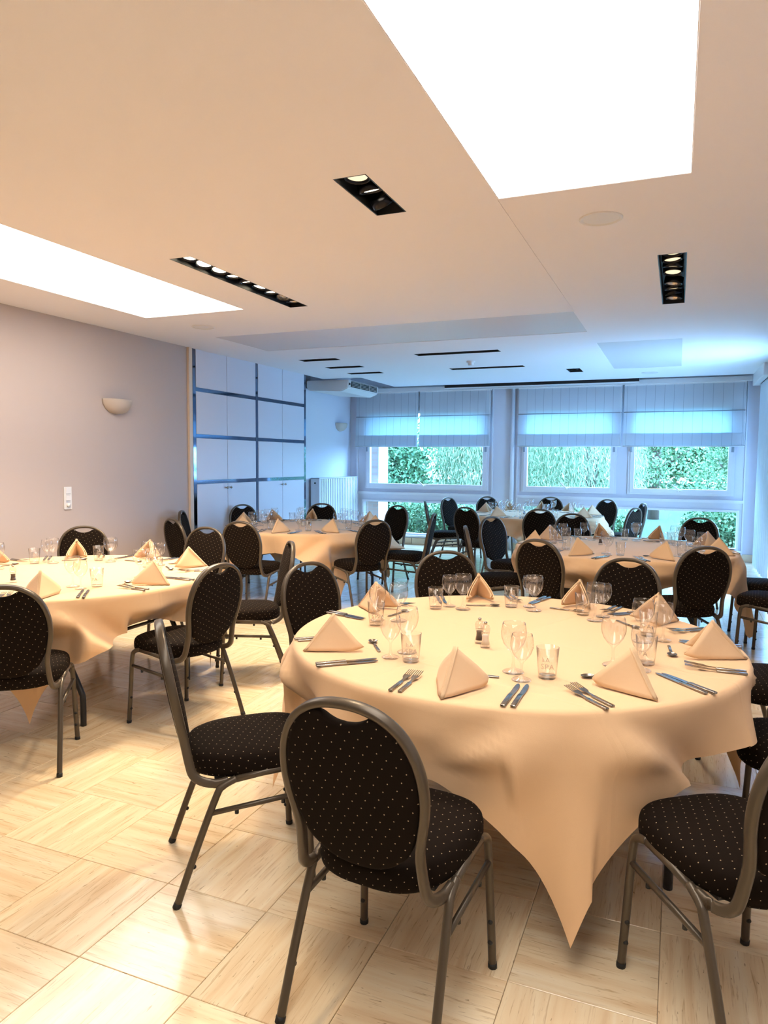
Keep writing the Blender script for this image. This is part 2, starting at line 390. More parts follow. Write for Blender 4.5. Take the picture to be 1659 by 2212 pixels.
# dropped ceiling with openings
LIT = [(-.857, .015, -1.3, 3.52), (-4.53, -3.48, 1.6, 5.26)]
UNLIT = [(-4.55, -.865, 6.32, 7.34), (-.858, .005, 8.05, 10.36)]
SP = [  # x0, x1, y0, y1, lamps, axis, state
    (-1.503, -1.337, 3.0, 3.52, 3, 'y', 'on', 'short black recessed downlight trough with three lamps above the nearest table'),
    (-3.065, -2.895, 3.78, 5.33, 9, 'y', 'on', 'long black recessed downlight trough with a row of lit lamps, beside the left light panel'),
    (-.16, .01, 4.8, 6.29, 8, 'y', 'dim', 'long black recessed downlight trough on the right beyond the round speaker'),
    (-2.985, -1.955, 8.14, 8.31, 6, 'x', 'off', 'long unlit black downlight slot in front of the smoke detector'),
    (-2.985, -1.955, 9.57, 9.74, 6, 'x', 'off', 'long unlit black downlight slot behind the smoke detector'),
    (-4.56, -4.03, 8.12, 8.29, 3, 'x', 'off', 'short unlit black slot, nearest of three by the cupboards'),
    (-4.56, -4.03, 8.87, 9.04, 3, 'x', 'off', 'short unlit black slot, middle of three by the cupboards'),
    (-4.56, -4.03, 9.57, 9.74, 3, 'x', 'off', 'short unlit black slot nearest the air conditioner'),
    (-1.475, -1.285, 10.13, 10.55, 2, 'y', 'off', 'small unlit black square downlight near the windows')]
SEAM = [(-.8620, -.8590, 3.52, 6.32)]
notch = (XL, -4.6, 10.13, 11.6)
hol = [h for h in LIT + UNLIT] + [s[:4] for s in SP] + SEAM
xs = sorted({XL, XR, notch[1]} | {v for h in hol for v in h[:2]}); ys = sorted({YB, 11.6, notch[2]} | {v for h in hol for v in h[2:]})
def solid(x, y):
    if not (XL < x < XR and YB < y < 11.6): return False
    for h in hol + [notch]:
        if h[0] < x < h[1] and h[2] < y < h[3]: return False
    return True
bm = bmesh.new()
def quad(*p): bm.faces.new([bm.verts.new(q) for q in p])
for i, (xa, xb) in enumerate(zip(xs, xs[1:])):
    for j, (ya, yb) in enumerate(zip(ys, ys[1:])):
        mx_, my_ = (xa + xb) / 2, (ya + yb) / 2
        if not solid(mx_, my_): continue
        quad((xa, ya, ZC), (xa, yb, ZC), (xb, yb, ZC), (xb, ya, ZC))
        e = .0008
        if not solid(xa - e, my_): quad((xa, ya, ZC), (xa, yb, ZC), (xa, yb, ZU), (xa, ya, ZU))
        if not solid(xb + e, my_): quad((xb, ya, ZC), (xb, yb, ZC), (xb, yb, ZU), (xb, ya, ZU))
        if not solid(mx_, ya - e): quad((xa, ya, ZC), (xb, ya, ZC), (xb, ya, ZU), (xa, ya, ZU))
        if not solid(mx_, yb + e): quad((xa, yb, ZC), (xb, yb, ZC), (xb, yb, ZU), (xa, yb, ZU))
for xa, xb, ya, yb in SEAM: quad((xa, ya, ZC + .0025), (xa, yb, ZC + .0025), (xb, yb, ZC + .0025), (xb, ya, ZC + .0025))
bmesh.ops.remove_doubles(bm, verts=bm.verts[:], dist=.0002)
struct(link('ceiling', bm_mesh('ceiling', bm, False, 'ceil')), 'smooth white dropped ceiling with flush light panels', 'ceiling')
struct(box('ceiling_upper', (XREC - .15, YB - .15, ZU), (XR + .15, YF + .15, ZU + .1), 'ceil'))

for (xa, xb, ya, yb), lab in zip(LIT, ('big glowing white ceiling light panel over the nearest table', 'glowing white ceiling light panel along the grey left wall')):
    e = empty('ceiling_light_panel', ((xa + xb) / 2, (ya + yb) / 2, ZC)); tag(e, lab, 'light panel', 'flush ceiling light panels')
    hx, hy = (xb - xa) / 2, (yb - ya) / 2
    box('diffuser', (-hx + .004, -hy + .004, .004), (hx - .004, hy - .004, .012), 'panel_on', e)
    boxes('frame', [((-hx + .0005, -hy + .0005, .001), (-hx + .004, hy - .0005, .03)), ((hx - .004, -hy + .0005, .001), (hx - .0005, hy - .0005, .03)), ((-hx + .004, -hy + .0005, .001), (hx - .004, -hy + .004, .03)), ((-hx + .004, hy - .004, .001), (hx - .004, hy - .0005, .03))], 'ceil', e)
for (xa, xb, ya, yb), lab in zip(UNLIT, ('long unlit grey ceiling panel across the middle of the room', 'unlit pale blue ceiling panel near the windows')):
    e = empty('ceiling_light_panel', ((xa + xb) / 2, (ya + yb) / 2, ZC)); tag(e, lab, 'light panel', 'flush ceiling light panels')
    hx, hy = (xb - xa) / 2, (yb - ya) / 2
    box('diffuser', (-hx + .004, -hy + .004, .003), (hx - .004, hy - .004, .012), 'panel_off', e)
    boxes('frame', [((-hx + .0005, -hy + .0005, .001), (-hx + .004, hy - .0005, .03)), ((hx - .004, -hy + .0005, .001), (hx - .0005, hy - .0005, .03)), ((-hx + .004, -hy + .0005, .001), (hx - .004, -hy + .004, .03)), ((-hx + .004, hy - .004, .001), (hx - .004, hy - .0005, .03))], 'ceil', e)

# recessed downlight troughs
ring_me = lathe_mesh('lamp_ring', [(.060, .0), (.066, .004), (.066, .05), (.060, .05), (.054, .05), (.054, .004), (.060, .0)], 'ring', 24)
refl_me = lathe_mesh('reflector', [(.054, .006), (.05, .022), (.035, .045), (.016, .055), (0, .056)], 'reflector', 24)
disc = {k: lathe_mesh('bulb', [(.050, .012), (.040, .008), (.02, .006), (0, .0055)], k, 24) for k in ('bulb_on', 'bulb_dim')}
cap_me = lathe_mesh('bulb_cap', [(.012, .0), (.012, .03), (0, .03)], 'ring', 12)
def add_spot(name, loc, aim, power, size=math.radians(112), blend=.8, r=.045):
    l = bpy.data.lights.new(name, 'SPOT'); l.energy = power; l.color = LAMP; l.spot_size = size; l.spot_blend = blend; l.shadow_soft_size = r
    o = bpy.data.objects.new(name, l); COL.objects.link(o); o.location = loc
    o.rotation_euler = (Vector(aim) - Vector(loc)).to_track_quat('-Z', 'Y').to_euler(); return o
for (xa, xb, ya, yb, n, ax, st, lab) in SP:
    e = empty('recessed_downlight', ((xa + xb) / 2, (ya + yb) / 2, ZC)); tag(e, lab, 'downlight', 'recessed black downlights')
    hx, hy = (xb - xa) / 2 - .001, (yb - ya) / 2 - .001; t = .006
    boxes('housing', [((-hx, -hy, .11), (hx, hy, .116)), ((-hx, -hy, 0), (-hx + t, hy, .11)), ((hx - t, -hy, 0), (hx, hy, .11)), ((-hx + t, -hy, 0), (hx - t, -hy + t, .11)), ((-hx + t, hy - t, 0), (hx - t, hy, .11))], 'housing', e)
    ln = hy if ax == 'y' else hx
    for k in range(n):
        u = -ln + (k + .5) * 2 * ln / n
        if n == 8: u = -ln + (k + .5 + (1 if k > 3 else 0)) * 2 * ln / 9
        p = (0, u, .022) if ax == 'y' else (u, 0, .022)
        lit = st == 'on' and not (n == 9 and k > 6) and not (n == 3 and k == 2)
        tilt = (math.radians(random.uniform(-14, 14)), math.radians(random.uniform(-10, 10)), 0)
        if n == 3 and st == 'on': tilt = (math.radians((-4, 16, 38)[k]), math.radians((0, -6, -20)[k]), 0)
        rg = link('lamp', ring_me, e, p); rg.rotation_euler = tilt
        if lit and n == 3 and k == 0: link('bulb', disc['bulb_dim'], rg)
        elif lit: link('bulb', disc['bulb_on'], rg)
        elif st == 'dim' and k in (0, 1, 2, 3, 5): link('bulb', disc['bulb_dim'], rg)
        else: link('reflector', refl_me, rg)
        if lit:
            wx, wy = e.location.x + p[0], e.location.y + p[1]
            if n == 3: aim = (wx + .25 * (k - .5), wy - .35, 0)
            else: aim = (wx - .35 + .2 * random.uniform(-1, 1), wy - .25 + .2 * random.uniform(-1, 1), 0)
            add_spot('downlight_beam', (wx, wy, ZC - .004), aim, SPOTW * (.85 if n == 3 else 1.0))
        elif st == 'dim' and k in (0, 1, 2, 3):
            wx, wy = e.location.x + p[0], e.location.y + p[1]
            add_spot('downlight_beam', (wx, wy, ZC - .004), (wx - .2, wy + .35, 0), SPOTW * .3)

# ceiling speakers and smoke detector
sp_me = lathe_mesh('speaker_rim', [(.093, -.002), (.097, -.006), (.108, -.006), (.112, -.003), (.112, 0)], 'plastic', 40)
gr_me = lathe_mesh('speaker_grille', [(0, -.0035), (.06, -.0035), (.093, -.002)], 'plastic', 40)
for x, y, lab in ((-.418, 3.985, 'round white flush ceiling speaker beside the big light panel'), (-4.3, 5.80, 'round white flush ceiling speaker near the left light panel'), (-.415, 10.95, 'round white flush ceiling speaker close to the windows')):
    e = empty('ceiling_speaker', (x, y, ZC)); tag(e, lab, 'speaker', 'round ceiling speakers'); link('rim', sp_me, e); link('grille', gr_me, e)
e = empty('smoke_detector', (-2.5, 8.95, ZC)); tag(e, 'small white round smoke detector between two black slots', 'smoke detector')
link('base', lathe_mesh('base', [(0, -.02), (.055, -.02), (.055, 0)], 'plastic', 24), e); link('sensor', lathe_mesh('sensor', [(0, -.055), (.03, -.055), (.036, -.045), (.036, -.02)], 'plastic', 24), e)

# air conditioner in the ceiling notch
e = empty('air_conditioner', (-5.2, 10.85, 2.62)); tag(e, 'white ceiling mounted air conditioner with louvred outlet in the corner', 'air conditioner')
bm = bmesh.new()
prof = [(-.40, .05), (-.36, .0), (.22, -.03), (.34, .02), (.36, .15), (-.40, .16)]
for s, y in ((0, -.60), (1, .60)): pass
va = [bm.verts.new((x, -.60, z)) for x, z in prof]; vb = [bm.verts.new((x, .60, z)) for x, z in prof]
bm.faces.new(va); bm.faces.new(list(reversed(vb)))
for k in range(len(prof)): bm.faces.new((va[k], va[(k + 1) % 6], vb[(k + 1) % 6], vb[k]))
bmesh.ops.bevel(bm, geom=bm.edges[:], offset=.012, segments=2, affect='EDGES')
link('body', bm_mesh('body', bm, False, 'plastic'), e)
box('outlet', (.340, -.50, .045), (.366, .52, .135), 'dark', e)
for k in range(4): box('louvre', (.355, -.50, .055 + k * .022), (.376, .52, .059 + k * .022), 'plastic', e)
for k in range(2): box('divider', (.355, -.17 + k * .36, .045), (.374, -.163 + k * .36, .135), 'plastic', e)
box('bracket', (-.42, -.56, .04), (-.38, -.50, .3), 'grille', e)
box('badge', (.347, -.58, .07), (.353, -.53, .11), 'ring', e)

# screen casing and pelmet above the windows
e = empty('projection_screen', (-2.15, 11.70, 2.735)); tag(e, 'long black rolled projection screen casing above the windows', 'projection screen')
for x in (-1.3, 1.3): box('bracket', (x - .02, -.02, .09), (x + .02, .02, ZU - 2.735), 'dark', e)
box('casing', (-1.56, -.045, .0), (1.56, .045, .1), 'dark', e, .008); box('bottom_bar', (-1.56, -.05, -.016), (1.56, -.02, .001), 'trim', e)
struct(box('trim_6', (-5.6, 11.86, 2.715), (.98, 11.93, 2.79), 'trim', None, .006), 'white pelmet rail above the blinds', 'pelmet')
struct(box('trim_7', (XR - .17, 10.3, 2.62), (XR, 11.7, 2.79), 'trim', None, .01), 'white pelmet box above the terrace door', 'pelmet')

# roman blinds
BL = [(-5.47, -4.268, 'leftmost pale roman blind above the hedge window'), (-4.238, -2.96, 'pale roman blind, second from the left'), (-2.49, -.845, 'wide pale roman blind, third from the left'), (-.815, .915, 'rightmost wide pale roman blind')]
for a, b, lab in BL:
    e = empty('roman_blind', ((a + b) / 2, YF - .085, 1.75)); tag(e, lab, 'blind', 'half lowered roman blinds'); hw = (b - a) / 2
    prof = [(.0, .955), (-.004, .78), (-.010, .70), (-.004, .60), (.0, .545), (-.018, .50), (-.03, .38), (-.034, .27), (-.03, .195)]
    bm = bmesh.new(); nx = 26; rows = []
    for y, z in prof:
        rows.append([bm.verts.new((-hw + 2 * hw * k / nx, y + .003 * math.sin(k * 1.7 + z * 9), z)) for k in range(nx + 1)])
    for r0, r1 in zip(rows, rows[1:]):
        for k in range(nx): bm.faces.new((r0[k], r0[k + 1], r1[k + 1], r1[k]))
    link('fabric', bm_mesh('fabric', bm, True, 'blind'), e)
    for nm, yy, z0, z1 in (('fold', -.05, .0, .20), ('fold', -.035, .012, .21), ('fold', -.06, .03, .185)):
        bm = bmesh.new(); rows = []
        for z in (z0, (z0 + z1) / 2, z1): rows.append([bm.verts.new((-hw + 2 * hw * k / nx, yy + .012 * (z - z0) / (z1 - z0) + .003 * math.sin(k * 1.3 + z0 * 40), z)) for k in range(nx + 1)])
        for r0, r1 in zip(rows, rows[1:]):
            for k in range(nx): bm.faces.new((r0[k], r0[k + 1], r1[k + 1], r1[k]))
        link(nm, bm_mesh(nm, bm, True, 'blind'), e)
    bm = bmesh.new(); add_tube(bm, [(-hw, -.012, .535), (hw, -.012, .535)], .007, 8); link('rod', bm_mesh('rod', bm, True, 'grille'), e)
    bm = bmesh.new(); add_tube(bm, [(-hw, -.052, .0), (hw, -.052, .0)], .009, 8); link('bottom_rod', bm_mesh('bottom_rod', bm, True, 'trim'), e)
    box('head_rail', (-hw, -.02, .95), (hw, .03, .985), 'trim', e)
    bm = bmesh.new(); add_tube(bm, [(hw - .012, -.066, .96), (hw - .012, -.066, .02)], .0025, 6); link('cord', bm_mesh('cord', bm, True, 'trim'), e)
# curtain by the terrace door
e = empty('curtain', (XR - .075, 10.6, 0)); tag(e, 'pale straight curtain hanging by the terrace door in the far right corner', 'curtain')
bm = bmesh.new(); n = 90; r0 = []; r1 = []
for k in range(n + 1):
    y = -.85 + 1.70 * k / n; x = .022 * math.sin(k * .55)
    r0.append(bm.verts.new((x, y, .03))); r1.append(bm.verts.new((x * .7, y, 2.62)))
for k in range(n): bm.faces.new((r0[k], r0[k + 1], r1[k + 1], r1[k]))
link('fabric', bm_mesh('fabric', bm, True, 'curtain'), e)
box('rail', (-.02, -.9, 2.62), (.02, .9, 2.66), 'dark', e)

# built-in cupboards with mirror strips
def cupboard(y0, y1, ysplit, lab, first):
    e = empty('built_in_cupboard', (XL, (y0 + y1) / 2, 0)); tag(e, lab, 'cupboard', 'tall cupboards with mirror strips'); yc = (y0 + y1) / 2; sp_ = ysplit - yc; hy = (y1 - y0) / 2; sw = .062
    box('carcass', (-.40, -hy + .001, 0), (-.022, hy - .001, ZU - .02), 'grille', e)
    lo = -hy + (sw if first else 0.0); hi = hy - sw
    if first: box('mirror_strip', (-.021, -hy + .004, .02), (-.002, -hy + sw - .004, ZU - .02), 'mirror', e)
    box('mirror_strip', (-.021, hy - sw + .004, .02), (-.002, hy - .004, ZU - .02), 'mirror', e)
    zr = [1.205, 1.75, 2.295]; 
    for z in zr: box('mirror_rail', (-.021, lo, z), (-.004, hi, z + .044), 'mirror', e)
    lev = [(.08, 1.203), (1.251, 1.748), (1.796, 2.293), (2.341, ZU - .02)]
    for i, (za, zb) in enumerate(lev):
        for s, (ya, yb) in enumerate(((lo + .002, sp_ - .004), (sp_ + .004, hi - .002))):
            dme = box('door', (-.020, ya, za), (.0, yb, zb), 'door', e, .002)
            if i == 0:
                bm = bmesh.new(); yk = yb - .035 if s == 0 else ya + .035
                add_tube(bm, [(0, yk, 1.15), (.02, yk, 1.15)], .006, 10); g = bmesh.ops.create_uvsphere(bm, u_segments=14, v_segments=10, radius=.017)
                for v in g['verts']: v.co = Vector((v.co.x * .7 + .028, v.co.y + yk, v.co.z + 1.15))
                k = link('knob', bm_mesh('knob', bm, True, 'steel2'), dme)
    box('plinth', (-.06, -hy, 0), (-.03, hy, .08), 'dark', e)
cupboard(YCAB0, 8.245, 7.531, 'tall pale built-in cupboard beside the grey wall, with mirror strips', True)
cupboard(8.245, YCAB1, 8.88, 'tall pale built-in cupboard nearest the radiator, with mirror strips', False)

# radiator on the recess wall
e = empty('radiator', (XREC + .005, 11.12, 0)); tag(e, 'tall white ribbed panel radiator beside the left windows', 'radiator')
box('back_panel', (.05, -.74, .12), (.08, .74, 1.19), 'rad', e); box('side_cover', (.04, -.75, .11), (.20, -.74, 1.20), 'rad', e); box('side_cover', (.04, .74, .11), (.20, .75, 1.20), 'rad', e)
box('top_grille', (.04, -.75, 1.19), (.20, .75, 1.203), 'rad', e)
bm = bmesh.new(); n = 22; pa = []; 
for k in range(n):
    y0_ = -.74 + 1.48 * k / n; dy = 1.48 / n
    pa += [(.150, y0_), (.198, y0_ + dy * .08), (.198, y0_ + dy * .60), (.150, y0_ + dy * .68)]
pa.append((.150, .74))
va = [bm.verts.new((x, y, .14)) for x, y in pa]; vb = [bm.verts.new((x, y, 1.185)) for x, y in pa]
for k in range(len(pa) - 1): bm.faces.new((va[k], va[k + 1], vb[k + 1], vb[k]))
link('ribbed_front', bm_mesh('ribbed_front', bm, False, 'rad'), e)
bm = bmesh.new(); add_tube(bm, [(.12, -.75, 1.12), (.12, -.762, 1.12)], .014, 12); link('bleed_valve', bm_mesh('bleed_valve', bm, False, 'ring'), e)
for y in (-.5, .5): box('foot', (.05, y - .02, 0), (.12, y + .02, .13), 'rad', e)

# sconces, switch plate, sensor box
def sconce(x, y, z, lab):
    e = empty('wall_sconce', (x, y, z)); tag(e, lab, 'wall lamp', 'half bowl wall sconces'); bm = bmesh.new(); rows = []
    nv, nu = 10, 20
    for i in range(nv + 1):
        t = i / nv; r = .19 * math.sqrt(max(0.0, 1 - (1 - t) ** 2.1)) if i else .0; zz = -.15 + .15 * t
        rows.append([bm.verts.new((r * .62 * math.sin(PI * k / nu) + .001, -r * math.cos(PI * k / nu), zz)) for k in range(nu + 1)])
    for a, b in zip(rows, rows[1:]):
        for k in range(nu): bm.faces.new((a[k], a[k + 1], b[k + 1], b[k]))
    bmesh.ops.remove_doubles(bm, verts=bm.verts[:], dist=.0005)
    bmesh.ops.solidify(bm, geom=bm.faces[:], thickness=.006)
    link('bowl', bm_mesh('bowl', bm, True, 'plaster'), e)
    box('back_plate', (0, -.09, -.09), (.008, .09, -.01), 'plaster', e)
    bm = bmesh.new(); add_tube(bm, [(.05, -.04, -.05), (.05, .04, -.05)], .012, 10); link('bulb', bm_mesh('bulb', bm, True, 'plastic'), e)
M['plaster'] = mat('white_plaster', (.52, .45, .39), .8)
sconce(XL, 5.62, 2.09, 'white plaster half bowl sconce on the grey left wall')
sconce(XREC, 11.55, 2.16, 'white plaster half bowl sconce above the radiator')
e = empty('switch_plate', (XL, 4.975, 1.13)); tag(e, 'white vertical switch plate with dimmer knob on the grey wall', 'switch')
box('plate', (0, -.045, -.105), (.009, .045, .105), 'plastic', e, .003)
for z in (.07, .005): 
    box('rocker', (.009, -.027, z - .028), (.013, .027, z + .028), 'plastic', e, .002)
    for q in (-.018, -.030): box('slot', (.009, -.022, z + q - .0125), (.0135, .022, z + q - .0105), 'grille', e)
link('dimmer_knob', tube_mesh('dimmer_knob', [(.009, 0, -.065), (.024, 0, -.065)], .019, 'plastic', 20), e)
e = empty('wall_sensor', (-5.50, YF, 1.80)); tag(e, 'small white control box on the wall in the left corner', 'control box')
box('case', (-.04, -.03, -.05), (.04, 0, .05), 'plastic', e, .006); box('face', (-.03, -.033, -.035), (.03, -.029, .035), 'frame', e)

# ------------------------------------------------------------------ chairs
TOPZ = .935
def back_y(z): return -.275 + (TOPZ - z) * .198
def frame_xz():
    half = [(.176, .47), (.172, .53), (.173, .565), (.181, .61), (.191, .66), (.196, .715), (.191, .775), (.174, .83), (.143, .878), (.098, .911), (.05, .927), (0, .931)]
    return [(x, .47 + (z - .47) * .975) for x, z in half]
def make_chair():
    root = empty('banquet_chair')
    # side frames: legs, seat rail, stretcher
    for s in (-1, 1):
        rear = smooth_path([(s * .218, -.233, .0), (s * .2125, -.165, .19), (s * .206, -.098, .36), (s * .203, -.075, .392), (s * .20, -.03, .412)], 5)
        front = smooth_path([(s * .218, .233, .0), (s * .211, .222, .20), (s * .205, .212, .375), (s * .203, .195, .415), (s * .20, .15, .43)], 5)
        lr = link('leg', tube_mesh('leg', rear, .0, 'chairframe', 10, (.0135, .0105)) if False else tube_mesh('leg', rear, .0125, 'chairframe', 10), root)
        lf = link('leg', tube_mesh('leg', front, .0125, 'chairframe', 10), root)
        link('foot', tube_mesh('foot', [(s * .218, -.2335, -.0002), (s * .2175, -.227, .016)], .0138, 'rubber', 10), lr)
        link('foot', tube_mesh('foot', [(s * .218, .2335, -.0002), (s * .2175, .232, .016)], .0138, 'rubber', 10), lf)
        link('seat_rail', tube_mesh('seat_rail', [(s * .20, -.04, .409), (s * .199, .06, .421), (s * .20, .16, .429)], .0122, 'chairframe', 10), root)
        st = link('stretcher', tube_mesh('stretcher', [(s * .208, -.120, .305), (s * .2075, .217, .335)], .0095, 'chairframe', 8), root)
        for y, z in ((-.03, .302), (.13, .316)):
            bm = bmesh.new(); add_lathe(bm, [(0, -.012), (.007, -.010), (.007, .006)], 8, (s * .2078, y, z))
            link('bumper', bm_mesh('bumper', bm, True, 'rubber'), st)
        for (lg, y, z) in ((lr, -.187, .13), (lf, .229, .085), (lf, .226, .15)):
            d = Vector((s * -.0, 0, 0)); bm = bmesh.new(); g = bmesh.ops.create_uvsphere(bm, u_segments=8, v_segments=6, radius=.008)
            xx = .2125 if lg is lr else .2145
            for v in g['verts']: v.co = v.co + Vector((s * (xx + .0), y + (.013 if lg is lr else -.011), z))
            link('stacking_stud', bm_mesh('stacking_stud', bm, True, 'rubber'), lg)
    # oval back frame, its ends bending forward below the seat
    half = frame_xz()
    path = [(-.196, -.055, .405), (-.192, -.10, .400), (-.186, -.145, .412), (-.181, -.172, .435)] + [(-x, back_y(z), z) for x, z in half]
    path += [(-p[0], p[1], p[2]) for p in reversed(path[:-1])]
    path = smooth_path(path, 4); bm = bmesh.new(); n = 10; rings = []
    for i, p in enumerate(path):
        t = (path[min(i + 1, len(path) - 1)] - path[max(i - 1, 0)]).normalized()
        depth = Vector((0, 1, .198)).normalized(); v = t.cross(depth)
        if v.length < .3: v = Vector((1, 0, 0))
        v.normalize(); u = v.cross(t).normalized()
        ring = []
        for k in range(n):
            c_, s_ = math.cos(2 * PI * k / n), math.sin(2 * PI * k / n)
            q = .6
            ring.append(bm.verts.new(p + u * (.0155 * math.copysign(abs(c_) ** q, c_)) + v * (.0108 * math.copysign(abs(s_) ** q, s_))))
        rings.append(ring)
    for a, b in zip(rings, rings[1:]):
        for k in range(n): bm.faces.new((a[k], a[(k + 1) % n], b[(k + 1) % n], b[k]))
    bm.faces.new(rings[0]); bm.faces.new(list(reversed(rings[-1])))
    link('back_frame', bm_mesh('back_frame', bm, True, 'chairframe'), root)
    # backrest pad: outline following the frame, concave top under the hand hole
    def outline(N_=64):
        out = []
        right = []
        fx_ = [(x - .0095, z) for x, z in half if .56 < z < .872]
        right += [(.0, .474), (.045, .478), (.085, .492), (.118, .515), (.143, .542)]
        right += [(x, z) for x, z in fx_ if z > .57]
        right += [(.118, .882), (.100, .891), (.084, .896), (.066, .893), (.048, .883), (.026, .875), (.0, .872)]
        P = smooth_path([(x, 0, z) for x, z in right], 4)
        pts = [(p.x, p.z) for p in P]
        return pts + [(-x, z) for x, z in reversed(pts[1:-1])]
    ol = outline(); cz = .69; bm = bmesh.new(); uvl = bm.loops.layers.uv.new('UVMap'); prof = [(1.0, 0.0), (.995, .008), (.975, .0135), (.93, .0165), (.80, .020), (.55, .0225), (.28, .024)]
    def ringv(sc, off, side): return [bm.verts.new((x * sc, back_y(cz + (z - cz) * sc) + side * off, cz + (z - cz) * sc)) for x, z in ol]
    mid = ringv(1.0, 0, 1); nO = len(ol); uvof = {}
    for side in (1, -1):
        prev = mid
        for sc, off in prof[1:]:
            cur = ringv(sc, off, side)
            for k in range(nO): bm.faces.new((prev[k], prev[(k + 1) % nO], cur[(k + 1) % nO], cur[k]))
            prev = cur
        cv = bm.verts.new((0, back_y(cz) + side * .0245, cz))
        for k in range(nO): bm.faces.new((prev[k], prev[(k + 1) % nO], cv))
    for f in bm.faces:
        for l in f.loops: l[uvl].uv = (l.vert.co.x, l.vert.co.z)
    link('backrest', bm_mesh('backrest', bm, True, 'fabric'), root)
    # seat cushion
    bm = bmesh.new(); uvl = bm.loops.layers.uv.new('UVMap'); nO = 56; out = []
    for k in range(nO):
        a = 2 * PI * k / nO; c_, s_ = math.cos(a), math.sin(a); e_ = 2 / 3.2
        x = math.copysign(abs(c_) ** e_, c_); y = math.copysign(abs(s_) ** e_, s_)
        wd = .205 + .012 * y - (.02 * max(0, -y) ** 2)
        out.append((x * wd, .048 + y * .232))
    prof = [(.80, .410, 0), (.955, .412, 0), (.99, .420, 0), (1.0, .433, .0), (1.0, .458, 0), (.985, .474, 0), (.95, .485, 0), (.88, .493, 0), (.70, .500, 0), (.4, .505, 0), (.15, .506, 0)]
    prev = None; arc = {}; cyc = .048
    def put(sc, z): return [bm.verts.new((x * sc, cyc + (y - cyc) * sc, z)) for x, y in out]
    rings = [put(sc, z) for sc, z, _ in prof]
    dist = 0; ds = [0] * len(prof)
    for i in range(len(prof) - 2, -1, -1):
        ds[i] = ds[i + 1] + math.hypot((prof[i][0] - prof[i + 1][0]) * .2, prof[i][1] - prof[i + 1][1])
    tot = {}
    for i, rg in enumerate(rings):
        for k, v in enumerate(rg):
            x, y = out[k][0], out[k][1] - cyc; rr = math.hypot(x, y); sd = .15 * .2 + ds[i]
            tot[v] = (x / rr * sd * rr / .2, y / rr * sd * rr / .2)
    for a, b in zip(rings, rings[1:]):
        for k in range(nO): bm.faces.new((a[k], a[(k + 1) % nO], b[(k + 1) % nO], b[k]))
    bm.faces.new(rings[0]); cv = bm.verts.new((0, cyc, .5065)); tot[cv] = (0, 0)
    for k in range(nO): bm.faces.new((rings[-1][k], rings[-1][(k + 1) % nO], cv))
    for f in bm.faces:
        for l in f.loops: l[uvl].uv = tot[l.vert]
    link('seat', bm_mesh('seat', bm, True, 'fabric'), root)
    link('seat_board', bm_mesh_box((-.17, -.10, .405), (.17, .21, .417), 'dark'), root)
    return root
def bm_mesh_box(a, b, m):
    bm = bmesh.new(); add_box(bm, a, b, .003); return bm_mesh('seat_board', bm, False, m)

TBL = dict(T1=((-.64, 2.98), -67, 'nearest table'), T2=((-3.64, 3.42), -56, 'table by the grey wall'), T3=((-3.85, 7.08), -38, 'table by the cupboards'),
           T4=((-.42, 6.53), -8, 'second table on the right'), T5=((-1.83, 10.08), -68, 'farthest table by the windows'))
TR = .95
proto = make_chair(); used = [False]
CH = []
def chair(x, y, face, label, group):
    CH.append((x, y))
    o = proto if not used[0] else copy_tree(proto); used[0] = True
    o.location = (x, y, 0); o.rotation_euler = (0, 0, math.radians(face) - PI / 2)
    tag(o, label, 'chair', group); return o
def ring_chair(t, th, d, seat, extra='', dface=0):
    c, _, nm = TBL[t]; a = math.radians(th)
    chair(c[0] + d * math.cos(a), c[1] + d * math.sin(a), th + 180 + dface, ('black oval-back chair at the %s seat of the %s%s' % (seat, nm, extra)), 'oval-back chairs at the ' + nm)
G1 = 'oval-back chairs at the nearest table'
chair(-.695, 1.768, 85.1, 'black dotted oval-back chair nearest the camera, its back turned to us', G1)
chair(-1.468, 2.158, 41, 'black dotted chair seen side-on, at the front-left seat of the nearest table', G1)
chair(.208, 2.075, 126.4, 'black dotted chair cut by the right edge, at the front-right of the nearest table', G1)
ring_chair('T1', 158, 1.09, 'left'); ring_chair('T1', 118, 1.24, 'back-left'); ring_chair('T1', 75, 1.24, 'back'); ring_chair('T1', 37, 1.38, 'back-right'); ring_chair('T1', -2, 1.16, 'right')
G2 = 'oval-back chairs at the table by the grey wall'
chair(-2.96, 2.484, 126, 'black dotted chair cut by the left edge, at the table by the grey wall', G2)
chair(-2.577, 3.28, 171.7, 'black chair, back to us, at the front-right seat of the table by the grey wall', G2)
ring_chair('T2', 39, 1.20, 'right'); ring_chair('T2', 91, 1.27, 'back-right'); ring_chair('T2', 131, 1.26, 'back')
for th, d, seat in ((-86, 1.25, 'front'), (-113, 1.40, 'front-left'), (-34, 1.14, 'front-right'), (10, 1.17, 'right'), (68, 1.22, 'back-right'), (111, 1.12, 'back'), (155, 1.14, 'back-left'), (-154, 1.14, 'left')): ring_chair('T3', th, d, seat)
for th, d, seat in ((-112, 1.11, 'front-left'), (-63, 1.10, 'front-right'), (-160, 1.11, 'near left'), (153, 1.25, 'far left'), (113, 1.38, 'back-left'), (67, 1.42, 'back-right'), (13, 1.20, 'far right'), (-22, 1.26, 'near right')): ring_chair('T4', th, d, seat)
for th, d, seat in ((-112, 1.35, 'front-left'), (-78, 1.20, 'front'), (-24, 1.22, 'front-right'), (19, 1.22, 'right'), (57, 1.30, 'back-right'), (92, 1.34, 'back'), (130, 1.32, 'back-left'), (157, 1.36, 'far left'), (-162, 1.30, 'near left')): ring_chair('T5', th, d, seat)

